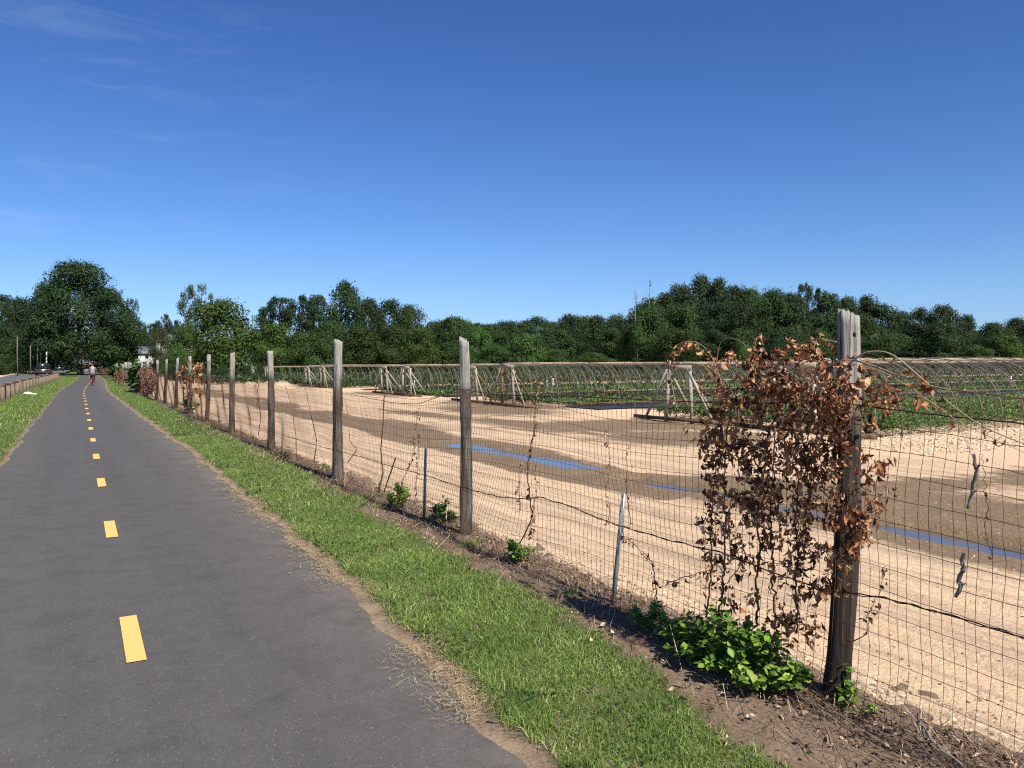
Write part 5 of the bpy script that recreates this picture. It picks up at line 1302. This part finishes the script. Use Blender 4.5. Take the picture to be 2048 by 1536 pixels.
skin('shirt', [vs[i] for i in (0, 1, 2, 3, 6, 7, 10, 11)], [(0, 1), (1, 2), (2, 3), (3, 4), (4, 5), (3, 6), (6, 7)], [0.168, 0.165, 0.185, 0.15, 0.098, 0.075, 0.098, 0.075], SHIRT, per)
skin('shorts', [(0, -0.12, 0.97), vs[14], (0.125, 0.18, 0.77), vs[18], (-0.125, 0.09, 0.66)], [(0, 1), (1, 2), (0, 3), (3, 4)], [0.175, 0.13, 0.10, 0.13, 0.10], SHORTS, per)
for a, b in ((15, 16), (19, 20)):
    mb = MB(); p, q = Vector(vs[a]), Vector(vs[b]); mb.tube([p.lerp(q, 0.45), p.lerp(q, 0.75), q], [0.066, 0.062, 0.055], 10); mb.obj('sock', REDS, per, True, True)
    mb = MB(); q2 = Vector(vs[b+1]); mb.ellipsoid(tuple(q.lerp(q2, 0.55)-Vector((0, 0, 0.025))), (0.05, 0.13, 0.05), 10, 6); mb.obj('shoe', SHORTS, per, True, True)
mb = MB(); mb.ellipsoid((0, 0.265, 1.735), (0.095, 0.135, 0.085), 14, 8); mb.obj('helmet', HELM, per, True, True)
mb = MB(); mb.ellipsoid((0, 0.40, 1.63), (0.02, 0.03, 0.03), 8, 6); mb.obj('nose', SKIN, per, True, True)
bk = thing('bicycle', (CYX, CYY, 0.02), 'red framed bicycle under the cyclist in grey', 'bicycle')
for y in (-0.42, 0.62):
    mb = MB(); mb.tube([(0, y+0.33*math.cos(t), 0.34+0.33*math.sin(t)) for t in np.linspace(0, 2*np.pi, 29)], 0.018, 6, False); wo = mb.obj('wheel', M_RUBBER, bk, True, True)
    mb = MB()
    for k in range(10): t = k*math.pi/5; mb.tube([(0.0, y, 0.34), (0, y+0.32*math.cos(t), 0.34+0.32*math.sin(t))], 0.0025, 3)
    mb.obj('spokes', M_CHROME, wo, False, True)
mb = MB()
for a, b in (((0, 0.04, 0.30), (0, -0.14, 0.80)), ((0, 0.04, 0.30), (0, 0.46, 0.74)), ((0, -0.12, 0.76), (0, 0.44, 0.86)), ((0, 0.42, 0.95), (0, 0.50, 0.66)), ((0.04, 0.50, 0.66), (0.045, 0.62, 0.34)), ((-0.04, 0.50, 0.66), (-0.045, 0.62, 0.34)), ((0.04, -0.42, 0.34), (0.02, 0.04, 0.30)), ((-0.04, -0.42, 0.34), (-0.02, 0.04, 0.30)), ((0.04, -0.42, 0.34), (0.02, -0.13, 0.76)), ((-0.04, -0.42, 0.34), (-0.02, -0.13, 0.76))):
    mb.tube([a, b], 0.018, 8)
mb.obj('frame', M_REDF, bk, True, True)
mb = MB(); mb.ellipsoid((0, -0.16, 0.845), (0.075, 0.13, 0.035), 12, 6); mb.tube([(0, -0.14, 0.78), (0, -0.15, 0.83)], 0.015, 8); mb.obj('saddle', SHORTS, bk, True, True)
mb = MB(); mb.tube([(-0.28, 0.56, 1.0), (-0.1, 0.45, 0.99), (0.1, 0.45, 0.99), (0.28, 0.56, 1.0)], 0.014, 8); mb.obj('handlebar', M_RUBBER, bk, True, True)
mb = MB(); mb.tube([(0.04, 0.04, 0.30), (0.09, 0.12, 0.38)], 0.012, 6); mb.tube([(-0.04, 0.04, 0.30), (-0.09, 0.0, 0.18)], 0.012, 6); mb.box((0.12, 0.14, 0.24+0.0), (0.09, 0.07, 0.02)); mb.box((-0.12, 0.03, 0.075), (0.09, 0.07, 0.02)); mb.lathe([(0.09, -0.005), (0.09, 0.005)], (0.03, 0.04, 0.30), 16, 'X'); mb.obj('crank', M_CHROME, bk, False, True)
